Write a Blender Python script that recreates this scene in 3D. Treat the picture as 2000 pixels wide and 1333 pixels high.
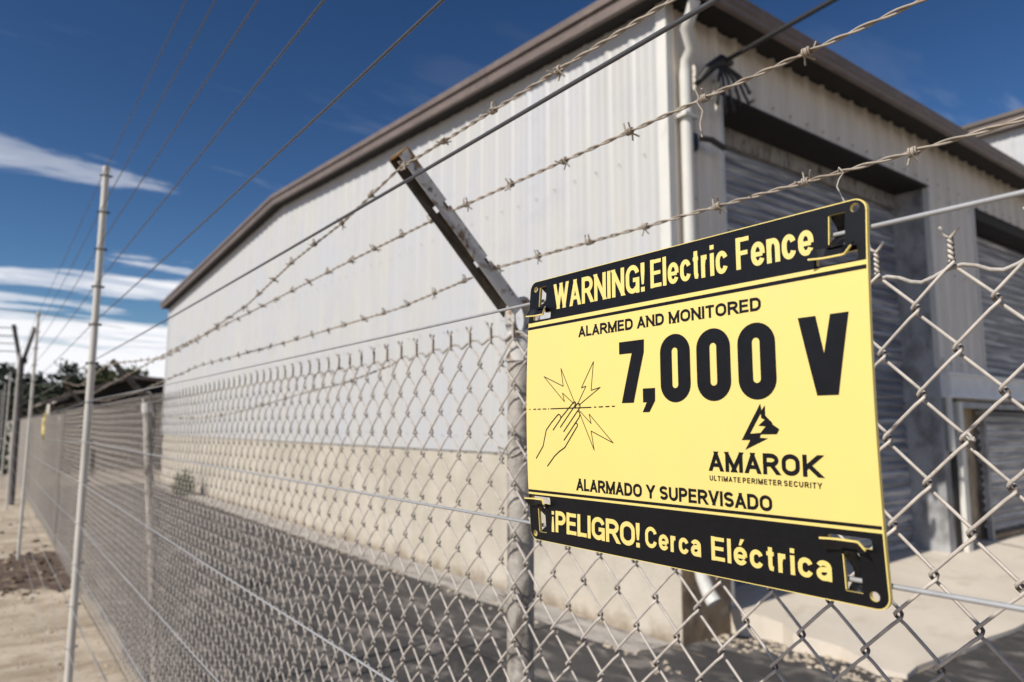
import bpy, bmesh, math, random
from mathutils import Vector, Matrix
R = math.radians
random.seed(7)
for o in list(bpy.data.objects): bpy.data.objects.remove(o)
SC = bpy.context.scene
COL = SC.collection

# ------------------------------------------------------------------ camera
EYE = 1.40
cam_d = bpy.data.cameras.new('camera'); cam = bpy.data.objects.new('camera', cam_d); COL.objects.link(cam)
cr = Vector((-0.59602124, -0.80296581, 0.00214054)); cd = Vector((0.09545866, -0.07350293, -0.99271595)); cf = Vector((0.79727431, -0.59147546, 0.12045935))
mt = Matrix.Identity(4)
for i in range(3):
    mt[i][0] = cr[i]; mt[i][1] = -cd[i]; mt[i][2] = -cf[i]
mt.translation = Vector((0, 0, EYE)); cam.matrix_world = mt
cam_d.sensor_width = 36; cam_d.lens = 24.753; cam_d.clip_start = 0.02; cam_d.clip_end = 3000
cam_d.dof.use_dof = True; cam_d.dof.focus_distance = 0.52; cam_d.dof.aperture_fstop = 8.5; cam_d.dof.aperture_blades = 9
SC.camera = cam

# ------------------------------------------------------------------ sky and sun
SUN = Vector((-0.055, 0.77, 0.64)).normalized()
elev = math.asin(SUN.z); azim = math.atan2(SUN.x, SUN.y)
w = bpy.data.worlds.new('World'); SC.world = w; w.use_nodes = True
nt = w.node_tree; nt.nodes.clear()
def N(t, ty, **kw):
    n = t.nodes.new(ty)
    for k, v in kw.items(): setattr(n, k, v)
    return n
out = N(nt, 'ShaderNodeOutputWorld'); bg = N(nt, 'ShaderNodeBackground'); bg.inputs[1].default_value = 0.092
sky = N(nt, 'ShaderNodeTexSky'); sky.sky_type = 'NISHITA'; sky.sun_disc = False; sky.sun_elevation = elev; sky.sun_rotation = azim
sky.air_density = 1.0; sky.dust_density = 0.25; sky.ozone_density = 3.0; sky.altitude = 200
gm = N(nt, 'ShaderNodeGamma'); gm.inputs[1].default_value = 1.42
hs = N(nt, 'ShaderNodeHueSaturation'); hs.inputs['Saturation'].default_value = 1.06; hs.inputs['Value'].default_value = 0.325
nt.links.new(sky.outputs[0], gm.inputs[0]); nt.links.new(gm.outputs[0], hs.inputs['Color'])
tc = N(nt, 'ShaderNodeTexCoord'); sep = N(nt, 'ShaderNodeSeparateXYZ'); nt.links.new(tc.outputs['Generated'], sep.inputs[0])
def M(t, op, a, b=None, c=None):
    n = N(t, 'ShaderNodeMath', operation=op)
    for i, v in enumerate((a, b, c)):
        if v is None: continue
        if isinstance(v, (int, float)): n.inputs[i].default_value = v
        else: t.links.new(v, n.inputs[i])
    return n.outputs[0]
def ramp(t, fac, stops, interp='LINEAR'):
    n = N(t, 'ShaderNodeValToRGB'); cr_ = n.color_ramp; cr_.interpolation = interp
    while len(cr_.elements) < len(stops): cr_.elements.new(0.5)
    for e, (p, c) in zip(cr_.elements, stops):
        e.position = p; e.color = (c, c, c, 1) if isinstance(c, (int, float)) else (*c, 1)
    t.links.new(fac, n.inputs[0]); return n.outputs[0]
zz = M(nt, 'MAXIMUM', sep.outputs[2], 0.0); zd = M(nt, 'ADD', zz, 0.09)
px = M(nt, 'DIVIDE', sep.outputs[0], zd); py = M(nt, 'DIVIDE', sep.outputs[1], zd)
cmb = N(nt, 'ShaderNodeCombineXYZ'); nt.links.new(M(nt, 'MULTIPLY_ADD', px, 1.75, 3.1), cmb.inputs[0]); nt.links.new(M(nt, 'MULTIPLY', py, 0.50), cmb.inputs[1])
nz = N(nt, 'ShaderNodeTexNoise'); nz.inputs['Scale'].default_value = 1.15; nz.inputs['Detail'].default_value = 9; nz.inputs['Roughness'].default_value = 0.58; nz.inputs['Distortion'].default_value = 0.35
nt.links.new(cmb.outputs[0], nz.inputs['Vector'])
# more cloud close to the horizon, thin wisps higher
lo = ramp(nt, zz, [(0.0, 0.36), (0.08, 0.25), (0.15, 0.085), (0.22, 0.035), (0.30, 0.02), (1.0, 0.0)])
cl = M(nt, 'ADD', nz.outputs[0], lo)
cm = ramp(nt, cl, [(0.565, 0.0), (0.63, 0.55), (0.71, 1.0)], 'EASE')
cm = M(nt, 'MULTIPLY', cm, ramp(nt, zz, [(0.0, 1.0), (0.25, 0.95), (0.32, 0.5), (0.40, 0.06), (0.55, 0.0)]))
mx = N(nt, 'ShaderNodeMixRGB'); nt.links.new(cm, mx.inputs[0]); nt.links.new(hs.outputs[0], mx.inputs[1]); mx.inputs[2].default_value = (8.0, 8.0, 8.3, 1)
nt.links.new(mx.outputs[0], bg.inputs[0]); nt.links.new(bg.outputs[0], out.inputs[0])
sd = bpy.data.lights.new('sun', 'SUN'); sd.energy = 3.75; sd.angle = R(0.5); sd.color = (1.0, 0.955, 0.87)
so = bpy.data.objects.new('sun', sd); COL.objects.link(so); so.location = (0, 0, 30)
so.rotation_euler = SUN.to_track_quat('Z', 'Y').to_euler()
SC.view_settings.view_transform = 'Standard'; SC.view_settings.look = 'None'; SC.view_settings.gamma = 1; SC.view_settings.exposure = 0.42
SC.render.engine = 'CYCLES'

# ------------------------------------------------------------------ materials
def mat(name, col, rough=0.6, metal=0.0, vary=0.0, vscale=6.0, stretch=(1, 1, 1), bump=0.0, bscale=60.0, layers=(), spec=None):
    """base colour with broad variation, plus stain layers (colour, scale, stretch, lo, hi, strength)"""
    m = bpy.data.materials.new(name); m.use_nodes = True; t = m.node_tree
    p = t.nodes['Principled BSDF']; p.inputs['Roughness'].default_value = rough; p.inputs['Metallic'].default_value = metal
    if spec is not None: p.inputs['Specular IOR Level'].default_value = spec
    g = N(t, 'ShaderNodeNewGeometry')
    def noise(scale, st, detail=6, ro=0.6):
        mp = N(t, 'ShaderNodeMapping'); mp.inputs['Scale'].default_value = st; t.links.new(g.outputs['Position'], mp.inputs[0])
        n = N(t, 'ShaderNodeTexNoise'); n.inputs['Scale'].default_value = scale; n.inputs['Detail'].default_value = detail; n.inputs['Roughness'].default_value = ro
        t.links.new(mp.outputs[0], n.inputs['Vector']); return n.outputs[0]
    base = N(t, 'ShaderNodeRGB'); base.outputs[0].default_value = (*col, 1); c = base.outputs[0]
    if vary:
        f = ramp(t, noise(vscale, stretch), [(0.3, 1 - vary), (0.7, 1 + vary)])
        mm = N(t, 'ShaderNodeMixRGB', blend_type='MULTIPLY'); mm.inputs[0].default_value = 1; t.links.new(c, mm.inputs[1]); t.links.new(f, mm.inputs[2]); c = mm.outputs[0]
    for (lc, sc_, st, lo_, hi_, k) in layers:
        f = ramp(t, noise(sc_, st), [(lo_, 0.0), (hi_, k)])
        mm = N(t, 'ShaderNodeMixRGB'); t.links.new(f, mm.inputs[0]); t.links.new(c, mm.inputs[1]); mm.inputs[2].default_value = (*lc, 1); c = mm.outputs[0]
    t.links.new(c, p.inputs['Base Color'])
    if bump:
        b = N(t, 'ShaderNodeBump'); b.inputs['Strength'].default_value = bump; b.inputs['Distance'].default_value = 0.01
        t.links.new(noise(bscale, (1, 1, 1), 5), b.inputs['Height']); t.links.new(b.outputs[0], p.inputs['Normal'])
    return m
V = {}
V['galv'] = mat('galvanised_wire', (0.35, 0.315, 0.28), 0.62, 0.15, 0.22, 90, layers=[((0.10, 0.085, 0.07), 260, (1, 1, 1), 0.60, 0.74, 0.7), ((0.6, 0.57, 0.53), 30, (1, 1, 1), 0.5, 0.75, 0.5)])
def knuckles(m):
    t = m.node_tree; p = t.nodes['Principled BSDF']; src = p.inputs['Base Color'].links[0].from_socket
    tcn = N(t, 'ShaderNodeTexCoord'); sp = N(t, 'ShaderNodeSeparateXYZ'); t.links.new(tcn.outputs['Object'], sp.inputs[0])
    f = ramp(t, M(t, 'MULTIPLY', M(t, 'ABSOLUTE', sp.outputs[1]), 100.0), [(0.10, 0.85), (0.30, 0.0)])
    mm = N(t, 'ShaderNodeMixRGB'); t.links.new(f, mm.inputs[0]); t.links.new(src, mm.inputs[1]); mm.inputs[2].default_value = (0.085, 0.062, 0.042, 1); t.links.new(mm.outputs[0], p.inputs['Base Color'])
V['mesh'] = mat('galvanised_mesh_wire', (0.50, 0.45, 0.40), 0.62, 0.1, 0.25, 60, layers=[((0.10, 0.08, 0.06), 240, (1, 1, 1), 0.60, 0.74, 0.6), ((0.5, 0.46, 0.42), 30, (1, 1, 1), 0.5, 0.75, 0.5)])
knuckles(V['mesh'])
V['barb'] = mat('weathered_barbed_wire', (0.34, 0.29, 0.235), 0.7, 0.05, 0.25, 70, layers=[((0.16, 0.09, 0.045), 60, (1, 1, 1), 0.52, 0.72, 0.75)])
V['wire'] = mat('shaded_aluminium_wire', (0.075, 0.076, 0.08), 0.40, 0.1, 0.10, 120, layers=[((0.2, 0.2, 0.2), 300, (1, 1, 1), 0.6, 0.75, 0.6)])  # wire colour darkened to paint in the shaded underside seen against the sky
V['wirelit'] = mat('lit_aluminium_wire', (0.36, 0.36, 0.365), 0.42, 0.2, 0.10, 120, layers=[((0.18, 0.18, 0.18), 300, (1, 1, 1), 0.6, 0.75, 0.6)])  # lit copy of the same wire, lightness painted into the colour
V['post'] = mat('galvanised_post', (0.33, 0.30, 0.265), 0.6, 0.1, 0.22, 14, (1, 1, .4), 0.25, 90, layers=[((0.07, 0.055, 0.045), 24, (1, 1, .3), 0.50, 0.64, 0.9), ((0.62, 0.58, 0.53), 40, (1, 1, 1), 0.52, 0.7, 0.5)])
V['armshade'] = mat('shade_dark_steel', (0.085, 0.072, 0.06), 0.75, 0.05, 0.35, 30, layers=[((0.22, 0.13, 0.05), 40, (1, 1, 1), 0.6, 0.7, 0.7)])  # arm steel with the channel's inner shade put into its colour, plus rust flecks
V['arm'] = mat('rusty_galvanised_arm', (0.52, 0.50, 0.47), 0.6, 0.1, 0.15, 30, layers=[((0.19, 0.10, 0.035), 46, (1, 1, 1), 0.52, 0.64, 0.9), ((0.04, 0.035, 0.03), 70, (1, 1, 1), 0.60, 0.70, 0.8)])
V['rust'] = mat('rust_stained_metal', (0.28, 0.155, 0.05), 0.8, 0, 0.3, 120)
V['pole'] = mat('grey_fibreglass_pole', (0.52, 0.49, 0.44), 0.5, 0, 0.08, 5, layers=[((0.35, 0.32, 0.28), 14, (1, 1, .2), 0.55, 0.8, 0.4)])
V['insul'] = mat('dark_insulator', (0.07, 0.065, 0.06), 0.5)
V['yellow'] = mat('yellow_plastic', (0.74, 0.585, 0.185), 0.45, 0, 0.02, 9, spec=0.3, layers=[((0.66, 0.54, 0.24), 16, (1, 1, .5), 0.52, 0.75, 0.35), ((0.55, 0.40, 0.12), 330, (1, 1, 1), 0.74, 0.80, 0.5)])
V['black'] = mat('black_print', (0.006, 0.006, 0.0075), 0.42, 0, 0.2, 200, spec=0.22, bump=0.03, bscale=900, layers=[((0.16, 0.14, 0.12), 420, (1, 1, 1), 0.74, 0.80, 0.6)])
V['blackp'] = mat('black_plastic', (0.008, 0.008, 0.010), 0.35, spec=0.35)
V['siding'] = mat('white_painted_siding', (0.475, 0.465, 0.445), 0.5, 0.0, 0.05, 2.2, (1.6, 1.6, .25), layers=[((0.53, 0.49, 0.41), 5.0, (1.5, 1.5, .12), 0.48, 0.66, 0.40), ((0.455, 0.46, 0.485), 1.6, (1.3, 1.3, .6), 0.38, 0.66, 0.75), ((0.36, 0.29, 0.20), 11, (2.5, 2.5, .10), 0.64, 0.78, 0.32), ((0.40, 0.405, 0.42), 2.6, (1, 1, 1.3), 0.55, 0.72, 0.5)])
V['siding2'] = mat('cream_painted_siding', (0.78, 0.70, 0.59), 0.55, 0.0, 0.10, 3.0, (1.6, 1.6, .25), layers=[((0.52, 0.45, 0.35), 8.0, (1.5, 1.5, .12), 0.50, 0.75, 0.45), ((0.28, 0.20, 0.12), 20, (2.5, 2.5, .2), 0.64, 0.78, 0.5)])
V['trimw'] = mat('white_trim', (0.62, 0.60, 0.55), 0.5, 0, 0.08, 6, (1, 1, .3), layers=[((0.35, 0.30, 0.24), 18, (1, 1, .3), 0.6, 0.78, 0.5)])
V['fascia'] = mat('brown_metal_fascia', (0.16, 0.122, 0.104), 0.5, 0.05, 0.15, 3, layers=[((0.28, 0.23, 0.19), 8, (1, 1, 4), 0.5, 0.75, 0.5)])
V['roof'] = mat('brown_metal_roof', (0.10, 0.078, 0.062), 0.55, 0.05, 0.15, 2)
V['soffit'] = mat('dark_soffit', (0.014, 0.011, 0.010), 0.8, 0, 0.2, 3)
V['base'] = mat('cream_concrete_wall', (0.47, 0.415, 0.34), 0.85, 0, 0.12, 1.8, (1, 1, 1.5), 0.5, 25, layers=[((0.38, 0.36, 0.27), 4, (1.2, 1.2, .35), 0.50, 0.68, 0.6), ((0.30, 0.19, 0.10), 3.2, (1, 1, 1), 0.66, 0.76, 0.6), ((0.54, 0.50, 0.43), 2.2, (1, 1, 1), 0.5, 0.7, 0.6)])
def splash(m, top, col, k=.75):
    t = m.node_tree; p = t.nodes['Principled BSDF']; src = p.inputs['Base Color'].links[0].from_socket
    g = N(t, 'ShaderNodeNewGeometry'); sp = N(t, 'ShaderNodeSeparateXYZ'); t.links.new(g.outputs['Position'], sp.inputs[0])
    n = N(t, 'ShaderNodeTexNoise'); n.inputs['Scale'].default_value = 3.5; n.inputs['Detail'].default_value = 8; n.inputs['Roughness'].default_value = .7; t.links.new(g.outputs['Position'], n.inputs['Vector'])
    f = ramp(t, M(t, 'ADD', M(t, 'DIVIDE', sp.outputs[2], top), M(t, 'MULTIPLY', n.outputs[0], 1.4)), [(0.62, k), (0.95, 0.0)])
    mm = N(t, 'ShaderNodeMixRGB'); t.links.new(f, mm.inputs[0]); t.links.new(src, mm.inputs[1]); mm.inputs[2].default_value = (*col, 1); t.links.new(mm.outputs[0], p.inputs['Base Color'])
splash(V['base'], .42, (0.20, 0.145, 0.09))
V['stained'] = mat('brown_stained_concrete', (0.28, 0.20, 0.125), 0.85, 0, 0.25, 5, (1, 1, .5), 0.4, 30, layers=[((0.09, 0.06, 0.04), 6, (1, 1, .6), 0.5, 0.68, 0.8), ((0.48, 0.42, 0.34), 9, (1, 1, 1), 0.55, 0.7, 0.6)])
V['slat'] = mat('grey_door_slat', (0.22, 0.225, 0.25), 0.5, 0.1, 0.35, 4, (1, .3, 9), layers=[((0.62, 0.61, 0.60), 2.6, (1, .28, 6), 0.50, 0.60, 0.85), ((0.09, 0.085, 0.10), 5.5, (1, .22, 9), 0.54, 0.66, 0.8), ((0.25, 0.17, 0.12), 14, (1, 1, 9), 0.64, 0.74, 0.6)])
V['jamb'] = mat('pale_blue_grey_paint', (0.36, 0.36, 0.365), 0.6, 0, 0.12, 6, layers=[((0.13, 0.125, 0.12), 4, (1, 1, .6), 0.46, 0.62, 0.8), ((0.30, 0.20, 0.12), 28, (1, 1, 1), 0.66, 0.74, 0.6)])
V['beam'] = mat('pale_beam_paint', (0.74, 0.74, 0.73), 0.55, 0, 0.08, 8)
V['dark'] = mat('dark_interior', (0.018, 0.015, 0.013), 0.9)
V['brown'] = mat('old_brown_panel', (0.42, 0.33, 0.22), 0.8, 0, 0.3, 6, (1, 1, .5), layers=[((0.10, 0.06, 0.03), 5, (1, 1, .7), 0.5, 0.66, 0.8), ((0.50, 0.45, 0.36), 7, (1, 1, .6), 0.56, 0.7, 0.8)])
V['pad'] = mat('pale_concrete', (0.64, 0.56, 0.46), 0.85, 0, 0.10, 1.6, (1, 1, 1), 0.35, 30, layers=[((0.62, 0.56, 0.48), 2.6, (1, 2.5, 1), 0.5, 0.7, 0.6), ((0.40, 0.30, 0.19), 3.0, (1.6, .8, 1), 0.56, 0.72, 0.45), ((0.2, 0.16, 0.12), 30, (1, 1, 1), 0.70, 0.76, 0.5)])
V['asphalt'] = mat('worn_asphalt', (0.050, 0.045, 0.043), 0.85, 0, 0.35, 3, (1, 1, 1), 0.6, 70, layers=[((0.24, 0.21, 0.185), 3.0, (1, 1.6, 1), 0.52, 0.64, 0.75), ((0.24, 0.21, 0.18), 45, (1, 1, 1), 0.62, 0.72, 0.55), ((0.02, 0.018, 0.018), 1.5, (1, 1, 1), 0.56, 0.64, 0.6)])
V['gutterc'] = mat('grey_concrete_strip', (0.36, 0.33, 0.30), 0.85, 0, 0.2, 2.5, (1, 2, 1), 0.4, 40, layers=[((0.12, 0.10, 0.09), 3, (1, 3, 1), 0.50, 0.64, 0.8), ((0.50, 0.46, 0.40), 6, (1, 1, 1), 0.55, 0.7, 0.6)])
V['dirt'] = mat('sandy_dirt', (0.44, 0.365, 0.275), 0.95, 0, 0.18, 1.5, (1, 1, 1), 0.7, 22, layers=[((0.56, 0.48, 0.38), 4, (1, 1, 1), 0.5, 0.68, 0.7), ((0.20, 0.145, 0.095), 1.1, (2.4, .35, 1), 0.50, 0.62, 0.75), ((0.16, 0.11, 0.07), 9, (1, 1, 1), 0.56, 0.70, 0.7), ((0.30, 0.23, 0.155), 2.6, (1, 1.6, 1), 0.45, 0.60, 0.6)])
V['darkground'] = mat('dark_brown_ground', (0.085, 0.055, 0.038), 0.95, 0, 0.4, 7, (1, 1, 1), 0.9, 25, layers=[((0.35, 0.26, 0.17), 9, (1, 1, 1), 0.55, 0.66, 0.8)])
V['stone'] = mat('pale_gravel', (0.42, 0.35, 0.265), 0.9, 0, 0.35, 9)
V['leaf'] = mat('pine_foliage', (0.022, 0.032, 0.014), 0.8, 0, 0.45, 1.5)
V['leaf2'] = mat('olive_foliage', (0.05, 0.056, 0.018), 0.8, 0, 0.4, 2)
V['weed'] = mat('weed_leaf', (0.11, 0.17, 0.04), 0.7, 0, 0.4, 20)
V['bark'] = mat('grey_bark', (0.16, 0.12, 0.09), 0.9, 0, 0.3, 8)
V['wood'] = mat('weathered_timber', (0.075, 0.066, 0.064), 0.85, 0, 0.3, 10, (1, 1, .2), layers=[((0.26, 0.25, 0.26), 12, (1, 1, .25), 0.55, 0.7, 0.7)])
V['shed'] = mat('dark_shed_wall', (0.014, 0.011, 0.009), 0.85, 0, 0.3, 2)
V['shedroof'] = mat('grey_shingle_roof', (0.17, 0.14, 0.12), 0.9, 0, 0.35, 8, (1, 1, 1))
V['whiteh'] = mat('off_white_render', (0.55, 0.50, 0.43), 0.8, 0, 0.1, 2)
V['cable'] = mat('black_cable', (0.022, 0.02, 0.018), 0.5)

# ------------------------------------------------------------------ mesh helpers
class MB:
    def __init__(s): s.v = []; s.f = []; s.sm = []
    def add(s, vs, fs, smooth=False):
        n = len(s.v); s.v += [tuple(v) for v in vs]; s.f += [tuple(i + n for i in f) for f in fs]; s.sm += [smooth] * len(fs); return s
    def box(s, a, b):
        x0, x1 = sorted((a[0], b[0])); y0, y1 = sorted((a[1], b[1])); z0, z1 = sorted((a[2], b[2]))
        return s.add([(x0, y0, z0), (x1, y0, z0), (x1, y1, z0), (x0, y1, z0), (x0, y0, z1), (x1, y0, z1), (x1, y1, z1), (x0, y1, z1)],
                     [(3, 2, 1, 0), (4, 5, 6, 7), (0, 1, 5, 4), (1, 2, 6, 5), (2, 3, 7, 6), (3, 0, 4, 7)])
    def obox(s, o, ax, ay, az, hx, hy, hz):
        o = Vector(o); vs = []
        for k in (-1, 1):
            for (i, j) in ((-1, -1), (1, -1), (1, 1), (-1, 1)): vs.append(o + Vector(ax) * hx * i + Vector(ay) * hy * j + Vector(az) * hz * k)
        return s.add(vs, [(3, 2, 1, 0), (4, 5, 6, 7), (0, 1, 5, 4), (1, 2, 6, 5), (2, 3, 7, 6), (3, 0, 4, 7)])
    def tube(s, pts, r, n=8, caps=True, closed=False):
        pts = [Vector(p) for p in pts]; m = len(pts); vs = []
        up = None
        for i, p in enumerate(pts):
            if closed: t = pts[(i + 1) % m] - pts[i - 1]
            else: t = pts[min(i + 1, m - 1)] - pts[max(i - 1, 0)]
            t.normalize()
            if up is None:
                up = Vector((0, 0, 1)) if abs(t.z) < 0.9 else Vector((1, 0, 0))
            a = (up - t * up.dot(t))
            if a.length < 1e-6: a = t.orthogonal()
            a.normalize(); b = t.cross(a); up = a
            rr = r[i] if isinstance(r, (list, tuple)) else r
            for k in range(n):
                q = 2 * math.pi * k / n; vs.append(p + (a * math.cos(q) + b * math.sin(q)) * rr)
        fs = []
        for i in range(m if closed else m - 1):
            j = (i + 1) % m
            for k in range(n): fs.append((i * n + k, i * n + (k + 1) % n, j * n + (k + 1) % n, j * n + k))
        s.add(vs, fs, True)
        if caps and not closed:
            s.add(vs[:n], [tuple(range(n))[::-1]]); s.add(vs[-n:], [tuple(range(n))])
        return s
    def prism(s, poly, fn0, fn1):
        n = len(poly); vs = [fn0(p) for p in poly] + [fn1(p) for p in poly]
        return s.add(vs, [tuple(range(n))[::-1], tuple(range(n, 2 * n))] + [(i, (i + 1) % n, n + (i + 1) % n, n + i) for i in range(n)])
    def mesh(s, name, m, off=Vector((0, 0, 0))):
        me = bpy.data.meshes.new(name); me.from_pydata([Vector(v) - off for v in s.v], [], s.f); me.materials.append(m)
        me.polygons.foreach_set('use_smooth', s.sm); me.update(); return me
def tag(o, label=None, cat=None, group=None, kind=None):
    if label: o['label'] = label
    if cat: o['category'] = cat
    if group: o['group'] = group
    if kind: o['kind'] = kind
    return o
def wloc(o):
    v = Vector(o.location)
    while o.parent: o = o.parent; v += Vector(o.location)
    return v
def obj(name, me, parent=None, loc=(0, 0, 0)):
    o = bpy.data.objects.new(name, me); COL.objects.link(o); o.location = loc
    if parent: o.parent = parent
    return o
def part(name, mb, m, parent):
    """world-space geometry turned into a child of parent"""
    return obj(name, mb.mesh(name, V[m], wloc(parent)), parent)
def solo(name, mb, m, loc=(0, 0, 0)):
    return obj(name, mb.mesh(name, V[m], Vector(loc)), None, loc)
def empty(name, loc, label, cat, group=None):
    o = bpy.data.objects.new(name, None); COL.objects.link(o); o.location = loc; o.empty_display_size = 0.1
    return tag(o, label, cat, group)
def struct(name, mb, m): return tag(solo(name, mb, m), kind='structure')
def inst(name, me, parent, loc, rot=None):
    o = obj(name, me, parent, Vector(loc) - wloc(parent))
    if rot: o.rotation_euler = rot
    return o

# ------------------------------------------------------------------ ground
def sheet(x0, x1, y0, y1, z, nx, ny, jit=0.0, zj=0.0):
    b = MB(); vs = []; rnd = random.Random(int(abs(x0 * 37 + y0 * 11)) + 3)
    for i in range(nx + 1):
        for j in range(ny + 1):
            e = i in (0, nx) or j in (0, ny)
            vs.append((x0 + (x1 - x0) * i / nx + (rnd.uniform(-jit, jit) if e else 0), y0 + (y1 - y0) * j / ny + (rnd.uniform(-jit, jit) if e else 0), z + rnd.uniform(0, zj)))
    fs = [(i * (ny + 1) + j, (i + 1) * (ny + 1) + j, (i + 1) * (ny + 1) + j + 1, i * (ny + 1) + j + 1) for i in range(nx) for j in range(ny)]
    return b.add(vs, fs, True)
b = MB(); b.add([(-600, -600, 0), (900, -600, 0), (900, 600, 0), (-600, 600, 0)], [(0, 1, 2, 3)]); struct('ground', b, 'dirt')
struct('asphalt', sheet(-14, 19.5, -3.62, -.80, 0.004, 90, 6, 0.035), 'asphalt')
struct('asphalt_lot', sheet(-14, 2.01, -16, -3.62, 0.004, 30, 30, 0.0), 'asphalt')
b = sheet(2.01, 3.20, -4.25, -3.625, 0.005, 14, 8, 0.03); struct('asphalt_patch', b, 'asphalt')
struct('drain_strip', sheet(3.2, 19.8, -3.655, -3.30, 0.009, 70, 4, 0.03), 'gutterc')
# flat darker brown band across the dirt
b = MB(); rnd = random.Random(5); up_, lo_ = [], []
n = 60
for i in range(n + 1):
    y = 3.2 - 4.1 * i / n
    up_.append((9.35 + 0.25 * math.sin(i * .37) + rnd.uniform(-.10, .10), y, 0.004)); lo_.append((7.35 - .25 * math.sin(i * .21 + 1) + rnd.uniform(-.12, .12), y, 0.004))
b.add(up_ + lo_, [(i, i + 1, n + 2 + i, n + 1 + i) for i in range(n)]); struct('ground_band', b, 'darkground')
b = MB(); vs, fs = [], []
# concrete apron rising to the doors
nx, ny = 12, 60
for i in range(nx + 1):
    for j in range(ny + 1):
        x = 2.0 + (3.55 - 2.0) * i / nx; y = -4.22 - (16 - 4.22) * j / ny
        if j == 0: y += 0.10 * math.sin(i * 1.7) * .5 + rnd.uniform(-.03, .03) - (0.10 if i > 9 else 0)
        if i == 0: x += rnd.uniform(-.025, .025)
        vs.append((x, y, 0.03 + 0.15 * min(1, (x - 2.0) / 1.1)))
fs = [(i * (ny + 1) + j, i * (ny + 1) + j + 1, (i + 1) * (ny + 1) + j + 1, (i + 1) * (ny + 1) + j) for i in range(nx) for j in range(ny)]
m0 = len(vs)
for j in range(ny + 1): v = vs[j]; vs.append((v[0], v[1], -0.05))
fs += [(j, m0 + j, m0 + j + 1, j + 1) for j in range(ny)]
m1 = len(vs)
for i in range(nx + 1): v = vs[i * (ny + 1)]; vs.append((v[0], v[1], -0.05))
fs += [(i * (ny + 1), (i + 1) * (ny + 1), m1 + i + 1, m1 + i) for i in range(nx)]
b.add(vs, [f[::-1] for f in fs], False); struct('concrete_pad', b, 'pad')
# gravel and stones on the dirt
b = MB(); rnd = random.Random(11)
def stone(b, x, y, s, z=0.0):
    a = rnd.uniform(0, 6.28); vs = []
    for k in range(6):
        q = a + k * math.pi / 3; rr = s * rnd.uniform(.7, 1.2); vs.append((x + rr * math.cos(q), y + rr * math.sin(q) * .8, z))
    vs += [(x + (v[0] - x) * .62, y + (v[1] - y) * .62, z + s * rnd.uniform(.4, .7)) for v in vs[:6]]
    b.add(vs, [(i, (i + 1) % 6, 6 + (i + 1) % 6, 6 + i) for i in range(6)] + [tuple(range(6, 12))])
for _ in range(2600):
    x = 2.5 + 14 * rnd.random() ** 1.5; y = rnd.uniform(-0.95, 2.5) if rnd.random() < .8 else rnd.uniform(-0.9, -0.1)
    stone(b, x, y, rnd.uniform(.004, .013) if rnd.random() < .97 else rnd.uniform(.015, .035))
for _ in range(500): stone(b, rnd.uniform(2.8, 18), -3.30 + rnd.gauss(0, .05), rnd.uniform(.006, .02), .004)
for _ in range(240): stone(b, rnd.uniform(2.0, 3.2), -4.12 + rnd.gauss(0, .12), rnd.uniform(.006, .025), .004)
tag(solo('gravel', b, 'stone'), 'loose pale gravel and small stones scattered over the dirt and asphalt edges', 'gravel', kind='stuff')

b = MB()
for _ in range(700):
    y = rnd.uniform(-.75, 2.6); x = 8.35 + rnd.gauss(0, .8) if rnd.random() < .75 else rnd.uniform(2.6, 14)
    stone(b, x, y, rnd.uniform(.01, .05) if x > 7 else rnd.uniform(.005, .014))
tag(solo('clods', b, 'darkground'), 'dark clods and dead leaves lying in and around the dark band', 'debris', kind='stuff')

# ------------------------------------------------------------------ warehouse
WX, WY, BX = 3.13, -3.676, 20.05          # facade plane x, gable plane y, far end x
RIDX, RIDZ, EZ1, EZ2 = 11.3, 4.99, 4.40, 4.48
def roofz(x): return EZ1 + (RIDZ - EZ1) * (x - WX) / (RIDX - WX) if x < RIDX else RIDZ + (EZ2 - RIDZ) * (x - RIDX) / (BX - RIDX)
WH = empty('warehouse', (WX, WY, 0), 'long white corrugated metal warehouse with brown roof trim behind the chain link fence', 'warehouse')
RIB = [(0, 0), (.022, 0), (.036, .0035), (.054, .0035), (.068, 0), (.10, 0), (.114, .0035), (.132, .0035), (.146, 0), (.172, 0), (.190, .009), (.198, .015), (.222, .015), (.230, .009), (.25, 0)]
def corr(b, s0, s1, zb, zt, place):
    """ribbed sheet between s0 and s1; place(s, h, z) gives the point; zt is a function"""
    pts = []; k = 0
    base = math.floor(s0 / .25) * .25
    while base < s1:
        for (u, h) in RIB[:-1]:
            if s0 - 1e-6 <= base + u <= s1 + 1e-6: pts.append((base + u, h))
        base += .25
    if pts[0][0] > s0 + .002: pts.insert(0, (s0, pts[0][1]))
    if pts[-1][0] < s1 - .002: pts.append((s1, pts[-1][1]))
    vs = [place(s, h, zb) for s, h in pts] + [place(s, h, zt(s)) for s, h in pts]; n = len(pts)
    b.add(vs, [(i, i + 1, n + i + 1, n + i) for i in range(n - 1)])
CZ = 1.17
i = 0; s = WX + .02
while s < BX - .01:
    e = min(s + .75, BX); b = MB()
    off = .0016 if i % 2 else 0.0
    corr(b, s - (.012 if i else 0), e, CZ, lambda q: roofz(q) + .03, lambda q, h, z: (q, WY + h * .9 + off + .004, z))
    part('siding_panel', b, 'siding', WH); s = e; i += 1
for x0 in (WX, WX + 4.25, WX + 8.5, WX + 12.75):
    b = MB(); b.box((x0 + (.006 if x0 > WX else 0), WY - .25, -.2), (min(x0 + 4.25, BX), WY - .012, CZ + .03)); part('concrete_base', b, 'base', WH)
b = MB(); b.box((WX - .004, -4.2, -.2), (WX + .25, WY - .014, CZ)); part('concrete_base', b, 'stained', WH)['label'] = 'brown stained end of the concrete base'
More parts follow.
